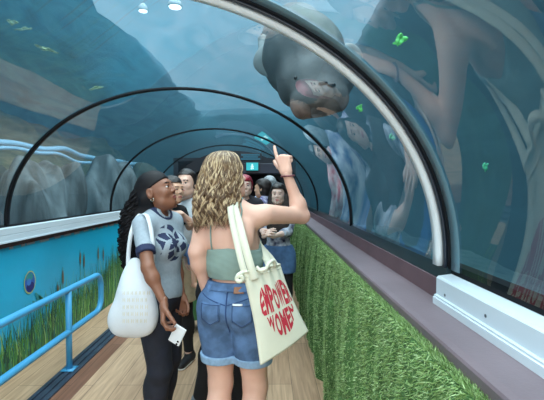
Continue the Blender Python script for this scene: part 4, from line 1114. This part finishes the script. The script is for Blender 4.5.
# man in white holding the child
D = person('man in white T-shirt holding a toddler behind the woman in grey', None, (-.775, 3.5, 0), R_(160), 1.66, dict(skin=sk1[0], lips=sk1[1], brow=M_hdark, male=True, hh=.006, wide=.86, hc=(-.115, .03, 1.585),
    head=(R_(8), R_(2), 0), armL=dict(el=(203, 233, 3.36), wr=(180, 213.5, 3.06), d=(.95, .2, .0), n=(0, 0, 1), curl=(.3, .3, .3, .35, .4)), armR=dict(el=(176, 236, 3.46), wr=(186, 257, 3.24), n=(.4, -.9, 0))))
top(D, 't_shirt', M_wtee, frac=.6, hem=.93, infl=.014, loose=.004)
trousers(D, 'beige_shorts', M_beige, hem=.56, infl=.016, loose=.02)
trousers(D, 'leggings', M_blk, hem=.10, waist=.60, infl=.006)
shoes(D, M_shoe, M_sole)
hair_cap(D, 'hair', M_hdark, .009, front=.058, nape=-.045)
def wrist_band(J, nm, name, m, w=.012, r=.031, back=.018, extra=None):
    wr, el = J['wr'+nm], J['elbow'] if False else J['el'+nm]; ax = unit(wr-el); c = wr-ax*back
    mb = MB(); mb.tube([tuple((c-ax*w)*J['s']), tuple((c+ax*w)*J['s'])], r*J['s'], 14); return mb.build(name, m, J['root'], True)
wrist_band(D, 'R', 'watch_strap', mat('watch_yellow', (214, 190, 90), .5), r=.034)
wrist_band(D, 'R', 'forearm_tattoo', M_tat, w=.010, r=.0355, back=.13)
HEADBEARD = D
part(D, 'beard', [Ell(D['hc']+D['HR']@np.array((0, .052, -.090)), (.036, .030, .020), .01, D['HR'])], mat('beard_dark', (92, 70, 62), .8), .003, [lambda X: ((X-D['hc'])@D['HR'])[..., 2]+.076], h=.006)

C_s = .56
Cc = person('dark-haired toddler in a black T-shirt carried on the man\'s arm', None, (-.74, 3.17, .555), R_(-140), .95, dict(skin=sk2[0], lips=sk2[1], brow=M_hdark, flat=True, hs=1.62, hc=(0, .03, 1.675), h=.014, hh=.009, handh=.006,
    armw=1.15, head=(R_(14), R_(4), 0), armR=dict(el=(171.5, 203, 3.0), wr=(168.5, 211, 2.99), d=(0, .1, -1), curl=(.7, .8, .8, .8, .8), sc=1.5), armL=dict(el=(-.22, .08, 1.15), wr=(-.15, .25, 1.2)),
    legR=dict(kn=(.16, .30, .80), an=(.15, .34, .42)), legL=dict(kn=(-.16, .30, .80), an=(-.15, .34, .42))))
top(Cc, 't_shirt', M_btee, frac=.7, hem=.92, infl=.016, neck=.085)
trousers(Cc, 'shorts', M_lden, hem=.66, infl=.014)
hair_cap(Cc, 'hair', M_hdark, .010, front=.048, nape=-.05)

# red-haired woman, smiling
Fp = person('smiling woman with short red hair and dark jacket just beyond the blonde woman', None, (-.24, 4.45, 0), R_(188), 1.63, dict(skin=sk3[0], lips=mat('smile_lips', (236, 200, 196), .4), brow=M_hred, hh=.006, wide=.95, head=(R_(-4), 0, R_(4)), hc=(0, .015, 1.6)))
top(Fp, 'jacket', M_char, frac=1.85, hem=.9, infl=.018); trousers(Fp, 'jeans', mat('bright_blue_jean', (44, 104, 196), .8, var=.15, vscale=14), loose=.02, waist=1.06); shoes(Fp, M_shoe, M_sole)
hair_cap(Fp, 'hair', M_hred, .014, front=.040, nape=-.075)

# visitor turned away, purple print shirt
Gp = person('dark-haired visitor in a purple and white patterned shirt turned to the left', None, (-.045, 4.85, 0), R_(70), 1.61, dict(skin=sk2[0], lips=sk2[1], brow=M_hdark, head=(0, 0, 0)))
top(Gp, 'patterned_shirt', M_purp, frac=.8, hem=.9, infl=.016); trousers(Gp, 'trousers', M_blk); shoes(Gp, M_shoe, M_sole); hair_cap(Gp, 'hair', M_hdark, .012, front=.05, nape=-.09)

# grey-haired visitor
Hp = person('grey-haired visitor seen from behind in the middle of the far crowd', None, (.035, 5.6, 0), R_(10), 1.66, dict(skin=sk1[0], lips=sk1[1], brow=M_hgrey, eyes=False))
top(Hp, 'jacket', mat('blue_white_print', (40, 76, 150), .85, vscale=10, col2=(214, 222, 234)), frac=1.8, hem=.9, infl=.02); trousers(Hp, 'trousers', M_dkjean); shoes(Hp, M_shoe, M_sole)
hair_cap(Hp, 'hair', M_hgrey, .020, front=.05, nape=-.10)

# woman with long dark hair facing us
Ip = person('woman with long dark hair in a brown jacket facing us beneath the raised arm', None, (.115, 4.1, 0), R_(176), 1.545, dict(skin=sk3[0], lips=sk3[1], brow=M_hdark, hh=.0055, wide=.95, head=(R_(-6), R_(3), 0),
    armR=dict(el=(262, 226, 3.95), wr=(264, 236, 3.80), d=(-.5, .5, .4)), armL=dict(el=(288, 232, 4.0), wr=(274, 236, 3.82), d=(.5, .5, .3))))
top(Ip, 'patterned_top', M_nvw, frac=1.4, hem=.95, infl=.012)
part(Ip, 'jacket', Ip['tor']+sleeved(Ip, .45), M_brownj, .022, [lambda X: 1.18-X[..., 2], lambda X: X[..., 2]-1.44], h=.011)
trousers(Ip, 'leggings', M_blk, infl=.012); trousers(Ip, 'denim_shorts', M_lden, hem=.72, infl=.02, loose=.02); shoes(Ip, M_shoe, M_sole)
hair_cap(Ip, 'hair', M_hdark, .014, front=.048, ear=.02, nape=-.3, extra=[lambda T, R, k: Cap(T(-.062, -.01, 0), T(-.085, .01, -.22), .034, .036, .03), lambda T, R, k: Cap(T(.062, -.01, 0), T(.085, .01, -.22), .034, .036, .03), lambda T, R, k: Cap(T(0, -.06, 0), T(0, -.08, -.2), .07, .07, .03)])

# person in black hidden behind the blonde woman
Kp = person('person in black with grey trainers half hidden behind the blonde woman', None, (-.335, 2.71, 0), R_(-85), 1.52, dict(skin=sk2[0], lips=sk2[1], brow=M_hdark, wide=.85, head=(0, R_(10), 0),
    legR=dict(kn=(.085, .14, .49), an=(.085, .16, .085)), legL=dict(kn=(-.09, -.03, .49), an=(-.09, -.13, .09))))
top(Kp, 'black_top', M_btee, frac=1.5, hem=.88, infl=.014); trousers(Kp, 'trousers', M_blk, loose=.012); shoes(Kp, M_grey_sh, M_sole); hair_cap(Kp, 'hair', M_hdark, .012, nape=-.1)

# woman in a long green dress
Lp = person('person in a long green dress standing behind the man in white', None, (-.775, 4.35, 0), R_(185), 1.58, dict(skin=sk2[0], lips=sk2[1], brow=M_hdark, wide=.9))
part(Lp, 'green_dress', Lp['tor']+sleeved(Lp, .4)+[Cap((0, 0, .98), (0, 0, .12), .15, .215, .06, flat=((0, 1, 0), .72))], M_green, .014, [lambda X: .14-X[..., 2], lambda X: X[..., 2]-1.42], disp=lambda X: .008*np.sin(np.arctan2(X[..., 1], X[..., 0])*11)*np.clip((1-X[..., 2])*1.5, 0, 1))
shoes(Lp, M_shoe, M_shoe); hair_cap(Lp, 'hair', M_hdark, .014, nape=-.12)

# far visitor with a turquoise bag
Np = person('farthest visitor in red and white shirt and black trousers beside the turf end', None, (.13, 6.25, 0), R_(190), 1.6, dict(skin=sk1[0], lips=sk1[1], brow=M_hdark, wide=.9))
top(Np, 'red_shirt', mat('red_white_print', (190, 40, 48), .85, vscale=14, col2=(226, 214, 214)), frac=1.8, hem=.84, infl=.018); trousers(Np, 'trousers', M_blk); shoes(Np, M_shoe, M_shoe); hair_cap(Np, 'hair', M_hdark, .012, nape=-.1)
tb = empty('carrier_bag', (.305, 6.02, .36)); tag(tb, 'small turquoise bag held low at the end of the turf barrier', 'bag')
M_tq = mat('turquoise_bag', (84, 196, 190), .6)
m = MB(); m.prism([(-.06, 0), (.0, -.01), (.06, 0), (.052, .13), (-.052, .13)], -.035, .035); m.build('bag_body', M_tq, tb, bevel=.008)
m = MB(); m.tube([(-.03, 0, .125), (-.03, 0, .2), (-.01, 0, .33), (.01, 0, .33), (.03, 0, .2), (.03, 0, .125)], .006, 6); m.build('handle', M_tq, tb, True)
# ================================================================== light
w = bpy.data.worlds.new('world'); SC.world = w; w.use_nodes = True
bg = w.node_tree.nodes['Background']; bg.inputs['Color'].default_value = (.62, .84, 1, 1); bg.inputs['Strength'].default_value = .2
def area(name, loc, rot, sx, sy, power, col=(1, 1, 1)):
    l = bpy.data.lights.new(name, 'AREA'); l.shape = 'RECTANGLE'; l.size = sx; l.size_y = sy; l.energy = power; l.color = col
    o = bpy.data.objects.new(name, l); COL.objects.link(o); o.location = loc; o.rotation_euler = rot; return o
area('entrance_daylight', (-.7, -1.55, 1.75), (math.radians(80), 0, 0), 2.2, 1.3, 35, (1, .97, .93))
l = bpy.data.lights.new('daylight', 'SUN'); l.energy = 7; l.angle = math.radians(110); l.color = (.95, .99, 1)
o = bpy.data.objects.new('daylight', l); COL.objects.link(o); o.rotation_euler = (math.radians(14), math.radians(9), 0)
SC.view_settings.view_transform = 'Standard'; SC.view_settings.look = 'None'; SC.view_settings.exposure = .9; SC.view_settings.gamma = 1; SC.view_settings.use_curve_mapping = False
SC.cycles.max_bounces = 10; SC.cycles.transparent_max_bounces = 16; SC.cycles.diffuse_bounces = 5; SC.cycles.glossy_bounces = 4
SC.cycles.volume_bounces = 1
SC.cycles.use_denoising = True
SC.cycles.sample_clamp_indirect = 6
